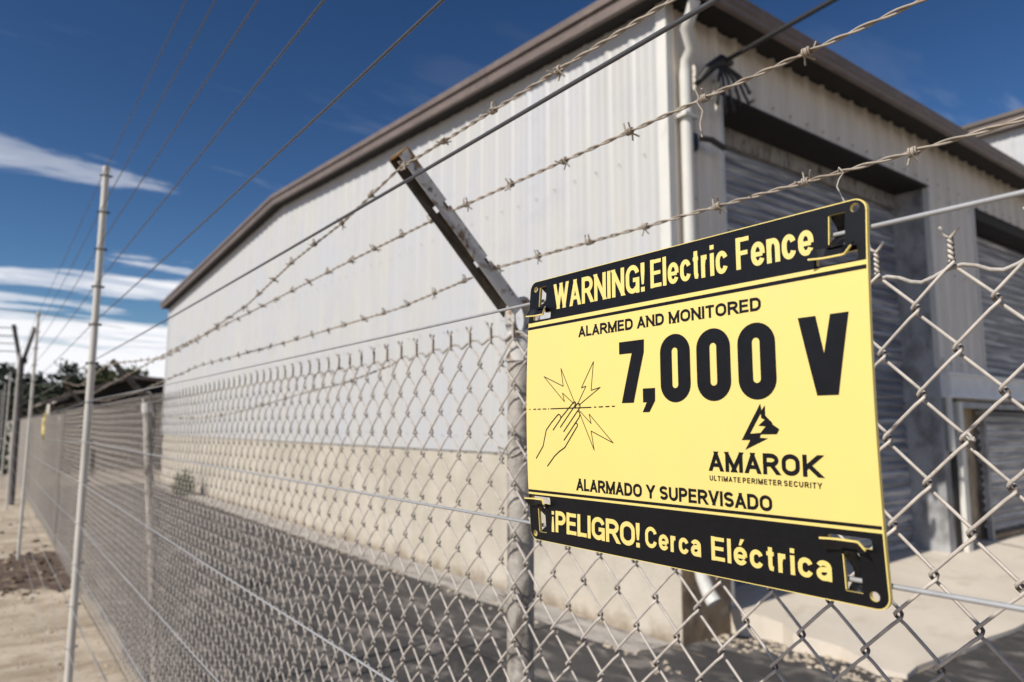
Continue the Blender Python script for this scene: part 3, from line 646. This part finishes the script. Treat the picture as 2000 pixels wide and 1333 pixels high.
U0, U1, V0, V1 = 0.8, 281.6, -1.4, 206.4
WIN = {'TR': (260.8, 270.0, 1), 'TL': (13.4, 22.0, 1), 'BR': (259.6, 268.6, 0), 'BL': (12.0, 20.6, 0)}
def slot(kk):
    a, c, top = WIN[kk]; m = (a + c) / 2
    if top: return [(a, 200.6), (a, 178.6), (m - 11.4, 178.6), (m - 11.4, 174.2), (m - 10.6, 173.4), (m + 10.4, 173.4), (m + 11.2, 174.2), (m + 11.2, 178.6), (c, 178.6), (c, 200.6)]
    return [(a, 5.2), (c, 5.2), (c, 27.6), (m + 11.2, 27.6), (m + 11.2, 32.0), (m + 10.4, 32.8), (m - 10.6, 32.8), (m - 11.4, 32.0), (m - 11.4, 27.6), (a, 27.6)]
HOL = [circ(8.2, 199.6, 2.4), circ(275.4, 201.6, 2.5), circ(274.2, 4.9, 2.5), circ(6.6, 3.6, 2.4)]
HOLES = [slot(k) for k in WIN] + HOL
plate = flat_part('plate', curve_mesh([rrect(U0, V0, U1, V1, 7)] + HOLES), 'yellow', 0, thick=2.6)
# black header and footer keep a thin yellow margin at the right-hand edge
def topband(): return arc(274.4, 199.2, 6.6, 0, 90, 6) + arc(U0 + 7, 199.2, 6.8, 90, 180, 6) + [(U0 + .2, 172.6 - .9), (280.9, 172.6)]
def botband(): return [(280.9, 36.0), (U0 + .2, 34.0)] + arc(U0 + 7, 5.8, 6.8, 180, 270, 6) + arc(274.4, 5.8, 6.6, 270, 360, 6)
flat_part('header_band', curve_mesh([topband()] + [slot('TR'), slot('TL'), HOL[0], HOL[1]]), 'black', .00010)
flat_part('footer_band', curve_mesh([botband()] + [slot('BR'), slot('BL'), HOL[2], HOL[3]]), 'black', .00010)
def quad(u0, va0, vb0, u1, va1, vb1): return [(u0, vb0), (u1, vb1), (u1, va1), (u0, va0)]
flat_part('stripe', curve_mesh([quad(1.0, 168.4, 166.1, 280.9, 170.1, 167.8)]), 'black', .00010)
flat_part('stripe', curve_mesh([quad(1.0, 37.6, 35.6, 280.9, 39.6, 37.8)]), 'black', .00010)
# tabs that hook over the wires
def tab(kk):
    a, c, top = WIN[kk]; m = (a + c) / 2; b = MB()
    if top: prof = [(200.8, -.0013), (198.5, -.0028), (196.0, -.0068), (193.5, -.0088), (190.5, -.0075), (187.0, -.0030), (183.6, .0012), (181.8, .0030)]
    else: prof = [(5.0, -.0013), (7.0, -.0028), (9.4, -.0068), (12.4, -.0090), (15.8, -.0080), (19.6, -.0040), (23.6, .0006), (25.8, .0026)]
    def swr(u, v, d): p = swarp(u, v, 0); return Vector((p.x, p.y + d, p.z))
    T = .0011; vs = []
    for (v, d) in prof:
        for (u, e) in ((a + .5, 0), (c - .5, 0), (c - .5, -T), (a + .5, -T)): vs.append(swr(u, v, d + e))
    fs = []
    for i in range(len(prof) - 1):
        for k in range(4): fs.append((i * 4 + k, i * 4 + (k + 1) % 4, i * 4 + 4 + (k + 1) % 4, i * 4 + 4 + k))
    b.add(vs, fs, True); t = part('tab', b, 'blackp', SG)
    # foot lying over the front of the plate
    f = MB(); e = MB(); n = 10
    sgn = -1 if top else 1; v_in = 182.2 if top else 25.6; v_out = 177.2 if top else 30.6
    ring = []
    for i in range(n + 1):
        s = i / n; u = m - 12.6 + 23.6 * s; lift = (.0016 + .0032 * max(0, (.25 - s) / .25) ** .8 + (.0035 * ((s - .72) / .28) if s > .72 else 0)) + .0008
        vo = v_out + (-sgn) * (3.2 * max(0, (s - .8) / .2)); ring.append((u, vo, lift))
    for (rr, T0, T1, mb) in ((ring, 0, -.0008, f), ):
        for i in range(n):
            u0, vo0, l0 = rr[i]; u1, vo1, l1 = rr[i + 1]
            vi0 = v_in - sgn * .8 * abs(i / n - .5); vi1 = v_in - sgn * .8 * abs((i + 1) / n - .5)
            q = [swr(u0, vi0, l0 * .55), swr(u1, vi1, l1 * .55), swr(u1, vo1, l1 + .0012), swr(u0, vo0, l0 + .0012)]
            f.add(q + [p + Vector((0, -.0010, 0)) for p in q], [(0, 1, 2, 3), (7, 6, 5, 4), (0, 4, 5, 1), (1, 5, 6, 2), (3, 7, 4, 0)], False)
            zo = -.0009 if top else .0009
            h = [swr(u0, vo0, l0 + .00125), swr(u1, vo1, l1 + .00125), swr(u1, vo1, l1 - .0002), swr(u0, vo0, l0 - .0002)]
            e.add(h + [p + Vector((0, 0, zo)) for p in h], [(0, 1, 2, 3), (7, 6, 5, 4), (0, 4, 5, 1), (1, 5, 6, 2), (2, 6, 7, 3), (3, 7, 4, 0)])
    part('foot', f, 'blackp', t); part('cut_edge', e, 'yellow', t)
    # bright cut edges beside the window
    w_ = MB()
    for (uu, va, vb) in ((a + .02, 181.5 if top else 6, 200 if top else 26.5), ):
        w_.add([swr(uu, va, .0001), swr(uu, vb, .0001), swr(uu + .55, vb, .0001), swr(uu + .55, va, .0001)], [(0, 1, 2, 3)])
    part('cut_edge', w_, 'yellow', t)
for kk in WIN: tab(kk)
# lettering: grotesque letters built from strokes; coordinates run 0..1 inside each letter's box
def el(cx, cy, rx, ry, a0, a1, n=14): return [(cx + rx * math.cos(R(a0 + (a1 - a0) * i / n)), cy + ry * math.sin(R(a0 + (a1 - a0) * i / n))) for i in range(n + 1)]
XH = .735
# letter: (width, height, [(points, extend ends)])
SS = el(.5, .755, .5, .245, 20, 90, 6) + el(.5, .755, .5, .245, 90, 235, 9)[1:] + [(.5, .5)] + el(.5, .255, .5, .255, 55, -90, 9) + el(.5, .255, .5, .255, -90, -160, 6)[1:]
GL = {
 'A': (.72, 1, [([(0, 0), (.5, 1)], 1), ([(1, 0), (.5, 1)], 1), ([(.2, .26), (.8, .26)], 0)]),
 'C': (.72, 1, [(el(.5, .65, .5, .35, 12, 90, 7) + el(.5, .65, .5, .35, 90, 180, 8)[1:] + el(.5, .35, .5, .35, 180, 270, 8) + el(.5, .35, .5, .35, 270, 348, 7)[1:], 0)]),
 'D': (.72, 1, [([(0, 0), (0, 1)], 1), ([(0, 1)] + el(.45, .62, .55, .38, 90, 0, 9) + el(.45, .38, .55, .38, 0, -90, 9) + [(0, 0)], 0)]),
 'E': (.62, 1, [([(0, 0), (0, 1)], 1), ([(0, 1), (.96, 1)], 1), ([(0, .52), (.88, .52)], 1), ([(0, 0), (1, 0)], 1)]),
 'F': (.58, 1, [([(0, 0), (0, 1)], 1), ([(0, 1), (1, 1)], 1), ([(0, .50), (.82, .50)], 1)]),
 'G': (.76, 1, [(el(.5, .65, .5, .35, 15, 90, 7) + el(.5, .65, .5, .35, 90, 180, 8)[1:] + el(.5, .35, .5, .35, 180, 270, 8) + el(.5, .35, .5, .35, 270, 325, 6)[1:], 0), ([(.55, .46), (1, .46)], 2), ([(1, .50), (1, .0)], 3)]),
 'I': (.0, 1, [([(.5, 0), (.5, 1)], 1)]), 'l': (.0, 1, [([(.5, 0), (.5, 1)], 1)]),
 'K': (.74, 1, [([(0, 0), (0, 1)], 1), ([(1, 1.0), (.06, .36)], 4), ([(.30, .52), (1.0, 0)], 5)]),
 'L': (.56, 1, [([(0, 0), (0, 1)], 1), ([(0, 0), (1, 0)], 1)]),
 'M': (.86, 1, [([(0, 0), (0, 1)], 1), ([(1, 0), (1, 1)], 1), ([(.0, 1.0), (.5, .08)], 1), ([(1.0, 1.0), (.5, .08)], 1)]),
 'N': (.72, 1, [([(0, 0), (0, 1)], 1), ([(1, 0), (1, 1)], 1), ([(0, 1), (1, 0)], 1)]),
 'O': (.78, 1, [(el(.5, .64, .5, .36, 0, 180, 16) + el(.5, .36, .5, .36, 180, 360, 16) + [(1, .64)], 0)]),
 'P': (.66, 1, [([(0, 0), (0, 1)], 1), ([(0, 1)] + el(.5, .725, .5, .275, 90, -90, 12) + [(0, .45)], 0)]),
 'R': (.72, 1, [([(0, 0), (0, 1)], 1), ([(0, 1)] + el(.48, .735, .5, .265, 90, -90, 12) + [(0, .47)], 0), ([(.5, .5), (1.0, 0)], 5)]),
 'S': (.68, 1, [(SS, 0)]),
 'T': (.64, 1, [([(0, 1), (1, 1)], 1), ([(.5, 0), (.5, 1)], 1)]),
 'U': (.72, 1, [([(0, 1.1)] + el(.5, .36, .5, .36, 180, 360, 14) + [(1, 1.1)], 0)]),
 'V': (.72, 1, [([(0, 1), (.5, 0)], 1), ([(1, 1), (.5, 0)], 1)]),
 'W': (1.04, 1, [([(0, 1), (.25, 0)], 1), ([(.5, 1), (.25, 0)], 1), ([(.5, 1), (.75, 0)], 1), ([(1, 1), (.75, 0)], 1)]),
 'Y': (.70, 1, [([(0, 1), (.5, .40)], 4), ([(1, 1), (.5, .40)], 4), ([(.5, .47), (.5, 0)], 1)]),
 'a': (.56, XH, [(el(.46, .70, .46, .30, 160, 90, 5) + el(.46, .70, .50, .30, 90, 0, 7)[1:] + [(.96, .0)], 2), (el(.42, .28, .42, .28, 90, 270, 12) + [(.6, .0), (.96, .2)], 0), ([(.42, .56), (.7, .58), (.96, .64)], 0)]),
 'c': (.56, XH, [(el(.5, .6, .5, .4, 20, 180, 12) + el(.5, .4, .5, .4, 180, 340, 12), 0)]),
 'e': (.58, XH, [([(1, .47)] + el(.5, .6, .5, .4, 0, 180, 14) + el(.5, .4, .5, .4, 180, 335, 12), 0), ([(.05, .47), (1.0, .47)], 0)]),
 'i': (.0, XH, [([(.5, 0), (.5, 1)], 1)]),
 'n': (.54, XH, [([(0, 0), (0, 1)], 1), ([(0, .62)] + el(.5, .62, .5, .38, 150, 0, 11) + [(1, 0)], 2)]),
 'r': (.36, XH, [([(0, 0), (0, 1)], 1), ([(0, .55), (.2, .86), (.55, 1.0), (1.1, 1.0)], 0)]),
 't': (.36, .93, [([(.45, 1.1), (.45, .16), (.6, .02), (1.1, .0)], 0), ([(-.35, .765), (1.2, .765)], 0)]),
}
GL['é'] = GL['e']
def clip(poly, v, keep_above):
    out = []
    for i, p in enumerate(poly):
        q = poly[(i + 1) % len(poly)]; a = (p[1] - v) * (1 if keep_above else -1); c = (q[1] - v) * (1 if keep_above else -1)
        if a >= 0: out.append(p)
        if (a > 0 > c) or (a < 0 < c): t = a / (a - c); out.append((p[0] + (q[0] - p[0]) * t, p[1] + (q[1] - p[1]) * t))
    return out
def lettering(text, u0, u1, v0, v1, m, t, gap=.10, d=.00022, flip=False):
    """t: stroke weight in mm"""
    H = v1 - v0; adv = []
    for ch in text:
        if ch == ' ': adv.append((.42, 0)); continue
        if ch == '!': adv.append((0, 1)); continue
        adv.append((GL[ch][0], 1))
    nv = sum(1 for a in adv if a[1]); fixed = 0; scal = 0
    for i, (ch, a) in enumerate(zip(text, adv)):
        if not a[1]: scal += a[0]; continue
        if a[0] == 0: fixed += t
        else: scal += a[0]
    scal += gap * (len(text) - 1) - gap * sum(1 for a in adv if not a[1]) * 2
    K = (u1 - u0 - fixed) / scal if scal else 0
    x = u0; polys = []
    for i, (ch, a) in enumerate(zip(text, adv)):
        if not a[1]: x += K * (a[0] - (gap if i else 0)) + 0; x += 0; continue
        W = t if a[0] == 0 else a[0] * K
        if ch == '!':
            polys.append([(x, v0), (x + t, v0), (x + t, v0 + t * .95), (x, v0 + t * .95)])
            polys.append([(x + t * .22, v0 + t * 1.5), (x + t * .78, v0 + t * 1.5), (x + t * 1.02, v0 + H * .7), (x + t * 1.02, v1), (x - t * .02, v1), (x - t * .02, v0 + H * .7)])
        else:
            wd, hh, strokes_ = GL[ch]; h = H * hh
            for si, (pts, ext) in enumerate(strokes_):
                P = [Vector((x + t / 2 + p[0] * (W - t), v0 + t / 2 + p[1] * (h - t))) for p in pts]
                P = [p for j, p in enumerate(P) if j == 0 or (p - P[j - 1]).length > 1e-4]
                dg = abs(P[-1].x - P[0].x) > 1e-3 and abs(P[-1].y - P[0].y) > 1e-3
                L = t * (1.3 if dg else .5)
                if ext in (1, 4): P[0] = P[0] + (P[0] - P[1]).normalized() * L
                if ext in (1, 2, 3, 5): P[-1] = P[-1] + (P[-1] - P[-2]).normalized() * (L if ext in (1, 5) else t * .5)
                tt = t * (.86 if (len(P) == 2 and abs(P[0].y - P[1].y) < 1e-3) else 1.0)
                sd = []
                for j, p in enumerate(P):
                    a_ = (P[j] - P[j - 1]).normalized() if j else None; c_ = (P[j + 1] - P[j]).normalized() if j < len(P) - 1 else None
                    if ch == 'O' and j in (0, len(P) - 1): nn = Vector((1, 0)); nn = Vector((-1, 0)); sd.append((p - nn * tt / 2, p + nn * tt / 2)); continue
                    dv = a_ if c_ is None else c_ if a_ is None else (a_ + c_).normalized()
                    nn = Vector((-dv.y, dv.x)); k_ = 1.0
                    if a_ is not None and c_ is not None: k_ = 1 / max(.6, nn.dot(Vector((-c_.y, c_.x))))
                    sd.append((p - nn * tt / 2 * k_, p + nn * tt / 2 * k_))
                for j in range(len(P) - 1):
                    q = [tuple(sd[j][0]), tuple(sd[j + 1][0]), tuple(sd[j + 1][1]), tuple(sd[j][1])]
                    q = clip(clip(q, v0, True), v0 + h, False) if ch not in 'OCGSUace' else q
                    if ch == 'U' or ch == 'a': q = clip(q, v0 + h, False)
                    if len(q) >= 3: polys.append([(a_[0], a_[1]) for a_ in q] + [si])
            if ch == 'i': polys.append([(x, v1 - t * .95), (x + t, v1 - t * .95), (x + t, v1), (x, v1)])
            if ch == 'é': c_ = x + W * .5; polys.append([(c_ - t * .35, v0 + H * .80), (c_ + t * .25, v0 + H * .80), (c_ + t * 1.15, v1 + .06 * H), (c_ + t * .15, v1 + .06 * H)])
        x += W + K * gap
    bm = bmesh.new(); lay = []
    for q in polys:
        si = 0
        if not isinstance(q[-1], tuple): si = q[-1]; q = q[:-1]
        if flip: q = [(u0 + u1 - p[0], v0 + v1 - p[1]) for p in q]
        vs = [bm.verts.new((*cuv(*p), si * .014)) for p in q]
        try: bm.faces.new(vs)
        except Exception: pass
    me = bpy.data.meshes.new('l'); bm.to_mesh(me); bm.free()
    return flat_part('lettering', me, m, d, weld=False)
lettering('WARNING!', 30.4, 127.4, 180.0, 200.3, 'yellow', 3.4, .085)
lettering('Electric', 132.8, 195.5, 181.0, 200.6, 'yellow', 3.0, .08)
lettering('Fence', 201.6, 251.5, 181.4, 201.0, 'yellow', 3.1, .08)
lettering('ALARMED AND MONITORED', 59.4, 217.2, 154.9, 162.9, 'black', 1.75, .10)
lettering('AMAROK', 177.0, 249.2, 60.9, 72.7, 'black', 2.55, .12)
lettering('ULTIMATE PERIMETER SECURITY', 177.0, 249.3, 55.1, 58.2, 'black', .62, .22)
lettering('ALARMADO Y SUPERVISADO', 55.4, 219.2, 40.4, 49.2, 'black', 1.9, .09)
lettering('!', 26.4, 29.2, 6.9, 22.6, 'yellow', 2.8, .1, flip=True)
lettering('PELIGRO!', 31.0, 118.2, 7.2, 23.2, 'yellow', 3.2, .06)
lettering('Cerca', 123.2, 169.0, 8.4, 22.0, 'yellow', 2.5, .12)
lettering('Eléctrica', 176.6, 252.6, 8.0, 22.0, 'yellow', 2.6, .12)
def C(pts): return [cuv(*p) for p in pts]
def zero(u0, u1, v0, v1, cu0, cu1, cv0, cv1):
    def ring(a, c, e, f, rx, ry, n=8):
        o = []
        for (cx, cy, a0) in ((c - rx, f - ry, 0), (a + rx, f - ry, 90), (a + rx, e + ry, 180), (c - rx, e + ry, 270)):
            for i in range(n + 1): q = R(a0 + 90 * i / n); o.append((cx + rx * math.cos(q), cy + ry * math.sin(q)))
        return o
    w_ = (u1 - u0) / 2; cw = (cu1 - cu0) / 2
    return [C(ring(u0, u1, v0, v1, w_, w_ * .95)), C(ring(cu0, cu1, cv0, cv1, cw, cw))]
def numeral(spl): return flat_part('numeral', curve_mesh(spl), 'black', .00022)
numeral([C([(101.9, 146.9), (125.6, 146.9), (125.3, 138.2), (115.1, 103.9), (103.7, 103.9), (114.0, 138.3), (101.9, 138.3)])])
numeral([C([(123.7, 113.3), (134.7, 113.3), (134.5, 104.8), (129.3, 97.3), (123.2, 97.3), (127.0, 103.9), (123.7, 103.9)])])
numeral(zero(139.7, 164.6, 103.2, 147.8, 149.7, 154.5, 112.4, 138.9))
numeral(zero(169.7, 195.0, 103.2, 148.1, 179.9, 184.9, 112.6, 139.1))
numeral(zero(200.2, 225.4, 103.2, 148.1, 210.2, 215.3, 112.8, 139.3))
numeral([C([(240.0, 147.4), (250.4, 147.4), (254.3, 126.7), (258.7, 147.4), (268.9, 147.4), (261.2, 104.3), (249.2, 104.3)])])
# emblem above the maker's name
flat_part('emblem', curve_mesh([C([(200.9, 79.9), (214.1, 100.9), (214.8, 97.0), (217.1, 99.9), (217.1, 94.0), (221.4, 89.9), (221.5, 89.0), (225.7, 86.3), (224.0, 83.5), (213.9, 83.3), (212.9, 81.4), (218.4, 81.1), (203.1, 74.3), (206.7, 80.0)]),
                                C([(206.6, 83.6), (214.2, 95.3), (214.4, 92.6), (216.7, 91.6), (214.5, 90.0), (212.4, 88.2), (217.1, 87.9), (213.6, 84.2)])]), 'black', .00022)
# pictogram: hand touching a wire, flashes around it
def strokes(lines, wid, name):
    me_b = MB(); 
    for ln in lines:
        pts = C(ln); h = wid / 2
        for (p, q) in zip(pts, pts[1:]):
            p, q = Vector(p), Vector(q); t = (q - p); 
            if t.length < 1e-6: continue
            t.normalize(); nn = Vector((-t.y, t.x)) * h
            me_b.add([(*(p - nn), 0), (*(q - nn), 0), (*(q + nn), 0), (*(p + nn), 0)], [(0, 1, 2, 3)])
        for p in pts:
            me_b.add([(p[0] + h * math.cos(k * math.pi / 4), p[1] + h * math.sin(k * math.pi / 4), 0) for k in range(8)], [tuple(range(8))])
    me = bpy.data.meshes.new('s'); me.from_pydata(me_b.v, [], me_b.f)
    bm = bmesh.new(); bm.from_mesh(me); slice_bm(bm); off = wloc(SG)
    for i, v in enumerate(bm.verts): v.co = swarp(v.co.x, v.co.y, .00022) - off
    m2 = bpy.data.meshes.new(name); bm.to_mesh(m2); bm.free(); m2.materials.append(V['black']); return obj(name, m2, SG)
strokes([[(17.5, 127.3), (41.0, 118.5), (38.4, 132.5), (54.4, 105.0)], [(17.5, 127.3), (42.3, 106.6), (40.1, 113.3), (53.5, 104.5)],
         [(57.5, 104.4), (66.8, 117.4), (61.8, 116.4), (75.3, 135.2), (72.4, 114.1), (82.1, 115.9), (58.6, 103.4)],
         [(58.5, 100.1), (72.0, 89.8), (70.0, 96.7), (94.6, 76.1), (71.9, 84.3), (75.0, 70.5), (59.2, 98.3)]], .58, 'lightning_pictogram')
strokes([[(25.8, 101.4), (72.1, 101.6)], [(75.5, 101.7), (77.5, 101.7)], [(80.5, 101.7), (84.5, 101.8)], [(87.5, 101.8), (91, 101.9)], [(94, 101.9), (96.6, 101.9)], [(22.6, 101.4), (23.4, 101.4)], [(16, 101.4), (20, 101.4)], [(9.5, 101.4), (13, 101.4)], [(4.0, 101.4), (7, 101.4)], [(-1.5, 101.4), (-.5, 101.4)]], .78, 'wire_pictogram')
strokes([[(7.3, 62.2), (16.0, 72.0), (20.1, 84.8), (26.5, 90.6), (33.6, 96.1), (35.4, 97.0), (36.8, 96.5), (38.0, 95.0), (37.2, 93.0), (28.6, 84.9)],
         [(37.8, 94.0), (52.6, 105.7), (54.0, 106.2), (55.2, 105.4), (55.3, 104.2), (37.4, 87.1)],
         [(41.2, 83.7), (57.4, 99.3), (59.6, 101.5), (60.2, 103.2), (59.2, 104.6), (57.5, 104.9), (55.6, 103.4), (54.7, 101.7)],
         [(57.4, 99.3), (59.6, 98.0), (59.8, 96.0), (58.8, 94.2), (41.6, 77.2)], [(54.2, 89.8), (55.8, 90.3), (57.0, 89.2), (56.9, 87.9), (42.5, 71.7), (35.5, 68.2), (30.4, 64.9), (21.5, 56.7)], [(54.2, 89.8), (53.5, 89.2)]], .88, 'hand_pictogram')
# the small copy far along the fence
S2 = SG.copy(); COL.objects.link(S2); S2.location = Vector(SG.location) + Vector((6.15, 0, -.02)); S2['label'] = 'small yellow warning sign far along the fence, seen almost edge on'
for o in (SG, S2): o['group'] = 'yellow electric fence warning signs'
for ch in list(SG.children):
    if ch.name.startswith(('plate', 'header', 'footer', 'stripe', 'numeral', 'lettering')):
        c = ch.copy(); COL.objects.link(c); c.parent = S2

# ------------------------------------------------------------------ corner post with V arms and crossing fence wires
CP = empty('corner_post', (15.5, -.47, 0), 'dark fence corner post topped by splayed V arms left of the slim poles', 'post')
b = MB(); b.tube([(15.5, -.47, -.05), (15.5, -.44, 2.55)], .045, 10); part('post_shaft', b, 'wood', CP)
for (p, x) in ((.27, 15.4), (.60, 15.6)):
    b = MB(); b.tube([(15.5, -.44, 2.45), (x, -p, 3.2)], .034, 8); part('arm', b, 'wood', CP)
for z_ in (2.56, 2.2): part('bracket', MB().tube([(15.5, -.38, z_), (15.5, -.52, z_)], .05, 8), 'cable', CP)
for i, z in enumerate((3.14, 3.0, 2.86, 2.72, 2.50)):
    b = MB(); pts = [(15.45 + .05 * j, -.35 + j * 1.6, z - .05 * math.sin(j / 8 * math.pi) - .012 * j) for j in range(9)]; b.tube(pts, .009, 5)
    tag(solo('fence_wire', b, 'wire', (15.45, -.35, z)), '%s dark wire running left from the corner post' % ['topmost', 'second highest', 'middle', 'second lowest', 'lowest'][i], 'wire', 'dark wires on the corner post')
b = MB(); b.tube([(16.4, 6, 3.85), (16.2, 2, 3.62), (16.2, -.5, 3.55), (18.2, -2.4, 3.62)], .006, 5)
tag(solo('overhead_line', b, 'pole', (16.2, 0, 3.6)), 'thin overhead line crossing the clouds at the far left', 'cable')

# ------------------------------------------------------------------ sheds and a house beyond
SH = empty('shed', (26, -4, 0), 'dark low shed with a shallow gable roof beyond the far warehouse corner', 'shed')
b = MB(); b.prism([(-1.9, 0), (-6.4, 0), (-6.4, 2.80), (-3.7, 2.90), (-1.9, 2.2)], lambda p: (26, p[0], p[1]), lambda p: (32, p[0], p[1])); part('wall', b, 'shed', SH)
b = MB(); b.prism([(-1.6, 2.06), (-6.6, 3.02), (-6.6, 3.08), (-1.6, 2.12)], lambda p: (25.8, p[0], p[1] - .28), lambda p: (25.9, p[0], p[1] - .28)); part('roof_trim', b, 'post', SH)
b = MB(); b.prism([(-1.3, 2.10), (-3.7, 3.03), (-6.8, 2.85), (-6.8, 2.75), (-3.7, 2.92), (-1.3, 2.02)], lambda p: (25.7, p[0], p[1]), lambda p: (32.3, p[0], p[1])); part('roof', b, 'shedroof', SH)
b = MB()
for k in range(6): b.box((25.97, -2.2 - k * .7, .1), (25.995, -2.24 - k * .7, 2.0))
part('wall_batten', b, 'soffit', SH)
HS = empty('house', (34, -2.9, 0), 'off white outbuilding with a rounded end showing above the fence line', 'house')
b = MB(); n = 14
pl = [(-2.15 - .7 * i / n, 2.1 + .45 * math.sqrt(max(0, 1 - (2 * i / n - 1) ** 2))) for i in range(n + 1)] + [(-2.85, 0), (-2.15, 0)]
b.prism(pl, lambda p: (34, p[0], p[1]), lambda p: (39, p[0], p[1])); part('wall', b, 'whiteh', HS)
b = MB(); b.prism([(-2.6, 2.45), (-3.0, 2.62), (-4.0, 2.45), (-4.0, 2.38), (-3.0, 2.52), (-2.6, 2.38)], lambda p: (34.5, p[0], p[1]), lambda p: (39.2, p[0], p[1])); part('roof', b, 'shedroof', HS)

# ------------------------------------------------------------------ trees
def tree(x, y, h, cr_, leaf, label, seed, n=1500, open_=False):
    rnd = random.Random(seed); t = empty('pine_tree', (x, y, 0), label, 'tree', 'trees beyond the fence')
    b = MB(); b.tube([(x, y, -.1), (x + .1, y, h * .4), (x + rnd.uniform(-.2, .2), y, h * .72), (x, y + .1, h * .95)], [.22, .18, .12, .03], 7); tips = []
    for k in range(9):
        z0 = h * rnd.uniform(.38, .85); a = rnd.uniform(0, 6.28); L = cr_ * rnd.uniform(.5, 1.0); e = Vector((x + L * math.cos(a), y + L * math.sin(a), z0 + L * rnd.uniform(.1, .5)))
        b.tube([(x, y, z0), (Vector((x, y, z0)) + e) / 2 + Vector((0, 0, .1)), e], [.07, .05, .015], 5); tips.append(e)
    part('trunk', b, 'bark', t); b = MB()
    cl = tips + [Vector((x, y, h))] + [Vector((x + rnd.gauss(0, cr_ * .4), y + rnd.gauss(0, cr_ * .4), h * rnd.uniform(.5, 1.0))) for _ in range(6 if open_ else 12)]
    for _ in range(n):
        c = rnd.choice(cl); s = cr_ * .27
        p = c + Vector((rnd.gauss(0, s), rnd.gauss(0, s), rnd.gauss(0, s * .62))); q = Vector((rnd.gauss(0, 1), rnd.gauss(0, 1), rnd.gauss(0, 1))).normalized(); r_ = q.orthogonal().normalized(); u_ = q.cross(r_); z_ = rnd.uniform(.07, .18)
        b.add([p - r_ * z_, p + u_ * z_ * .5, p + r_ * z_, p - u_ * z_ * .5], [(0, 1, 2, 3)])
    part('crown', b, leaf, t)
tree(45, -3.4, 4.55, 1.0, 'leaf', 'dense dark pine rising behind the off white outbuilding', 1, 2200)
tree(47, -4.9, 4.6, 1.0, 'leaf2', 'olive green tree crown showing just above the shed roof', 2, 2200)
tree(44, -6.1, 4.4, .9, 'leaf2', 'low olive tree beside the far warehouse corner', 8, 1500)
tree(46, -1.9, 3.9, .9, 'leaf', 'loose dark tree between the slim poles and the outbuilding', 3, 1500, True)
tree(46, -.7, 4.3, .9, 'leaf', 'open dark tree just right of the leftmost gap in the crowns', 4, 1500, True)
tree(44, .7, 4.1, 1.0, 'leaf', 'leftmost dark tree, cut by the edge of the photo', 5, 1800)
tree(38, .1, 2.7, 1.2, 'leaf', 'low dark bush-like tree under the leftmost crowns', 6, 2200)
tree(40, -1.6, 2.6, 1.3, 'leaf', 'low dark tree behind the corner post wires', 7, 2200)
b = MB(); rnd = random.Random(77)
for _ in range(6000):
    x = rnd.uniform(24, 60); y = rnd.uniform(-9, 9); hh = rnd.uniform(.2, 1.5) if y > -1 else rnd.uniform(.1, 2.0)
    p = Vector((x, y, hh * rnd.random())); q = Vector((rnd.gauss(0, 1), rnd.gauss(0, 1), rnd.gauss(0, 1))).normalized(); r_ = q.orthogonal().normalized(); u_ = q.cross(r_); z_ = rnd.uniform(.10, .28)
    b.add([p - r_ * z_, p + u_ * z_ * .6, p + r_ * z_, p - u_ * z_ * .6], [(0, 1, 2, 3)])
tag(solo('undergrowth', b, 'leaf'), 'tangled dark undergrowth and scrub far beyond the fence', 'scrub', kind='stuff')
b = MB()
for i in range(70):
    a = R(-40 + 80 * i / 69 ); d = 150 + 25 * math.sin(i * 1.9); hh = 6.0 + 2.5 * math.sin(i * .9) + 2 * math.sin(i * 2.3)
    cx, cy = d * math.cos(a), d * math.sin(a)
    for _ in range(60):
        p = Vector((cx + rnd.gauss(0, 4), cy + rnd.gauss(0, 5), hh * rnd.random() ** .7)); q = Vector((rnd.gauss(0, 1), rnd.gauss(0, 1), rnd.gauss(0, .5))).normalized(); r_ = q.orthogonal().normalized(); u_ = q.cross(r_); z_ = rnd.uniform(.8, 2.2)
        b.add([p - r_ * z_, p + u_ * z_ * .6, p + r_ * z_, p - u_ * z_ * .6], [(0, 1, 2, 3)])
tag(solo('far_woodland', b, 'leaf'), 'far belt of dark woodland low on the horizon', 'woodland', kind='stuff')

# ------------------------------------------------------------------ weeds
def weed(x, y, s, n, label, seed):
    rnd = random.Random(seed); b = MB()
    for _ in range(n):
        a = rnd.uniform(0, 6.28); L = s * rnd.uniform(.5, 1.1); tz = rnd.uniform(.2, 1.3); p0 = Vector((x + rnd.gauss(0, s * .35), y + rnd.gauss(0, s * .2), abs(rnd.gauss(0, s * .55)))); d = Vector((math.cos(a), math.sin(a), tz)).normalized(); sd_ = Vector((-d.y, d.x, 0)).normalized() * L * .10
        p1 = p0 + d * L * .6 + Vector((0, 0, L * .1)); p2 = p0 + d * L
        b.add([p0, p1 - sd_, p2, p1 + sd_], [(0, 1, 2, 3)])
    tag(solo('weed', b, 'weed', (x, y, 0)), label, 'weed')
weed(15.6, -3.30, .24, 520, 'leafy green weed growing against the far end of the warehouse base', 1)
weed(3.18, -4.40, .07, 60, 'small tuft of grass at the corner of the concrete pad', 2)
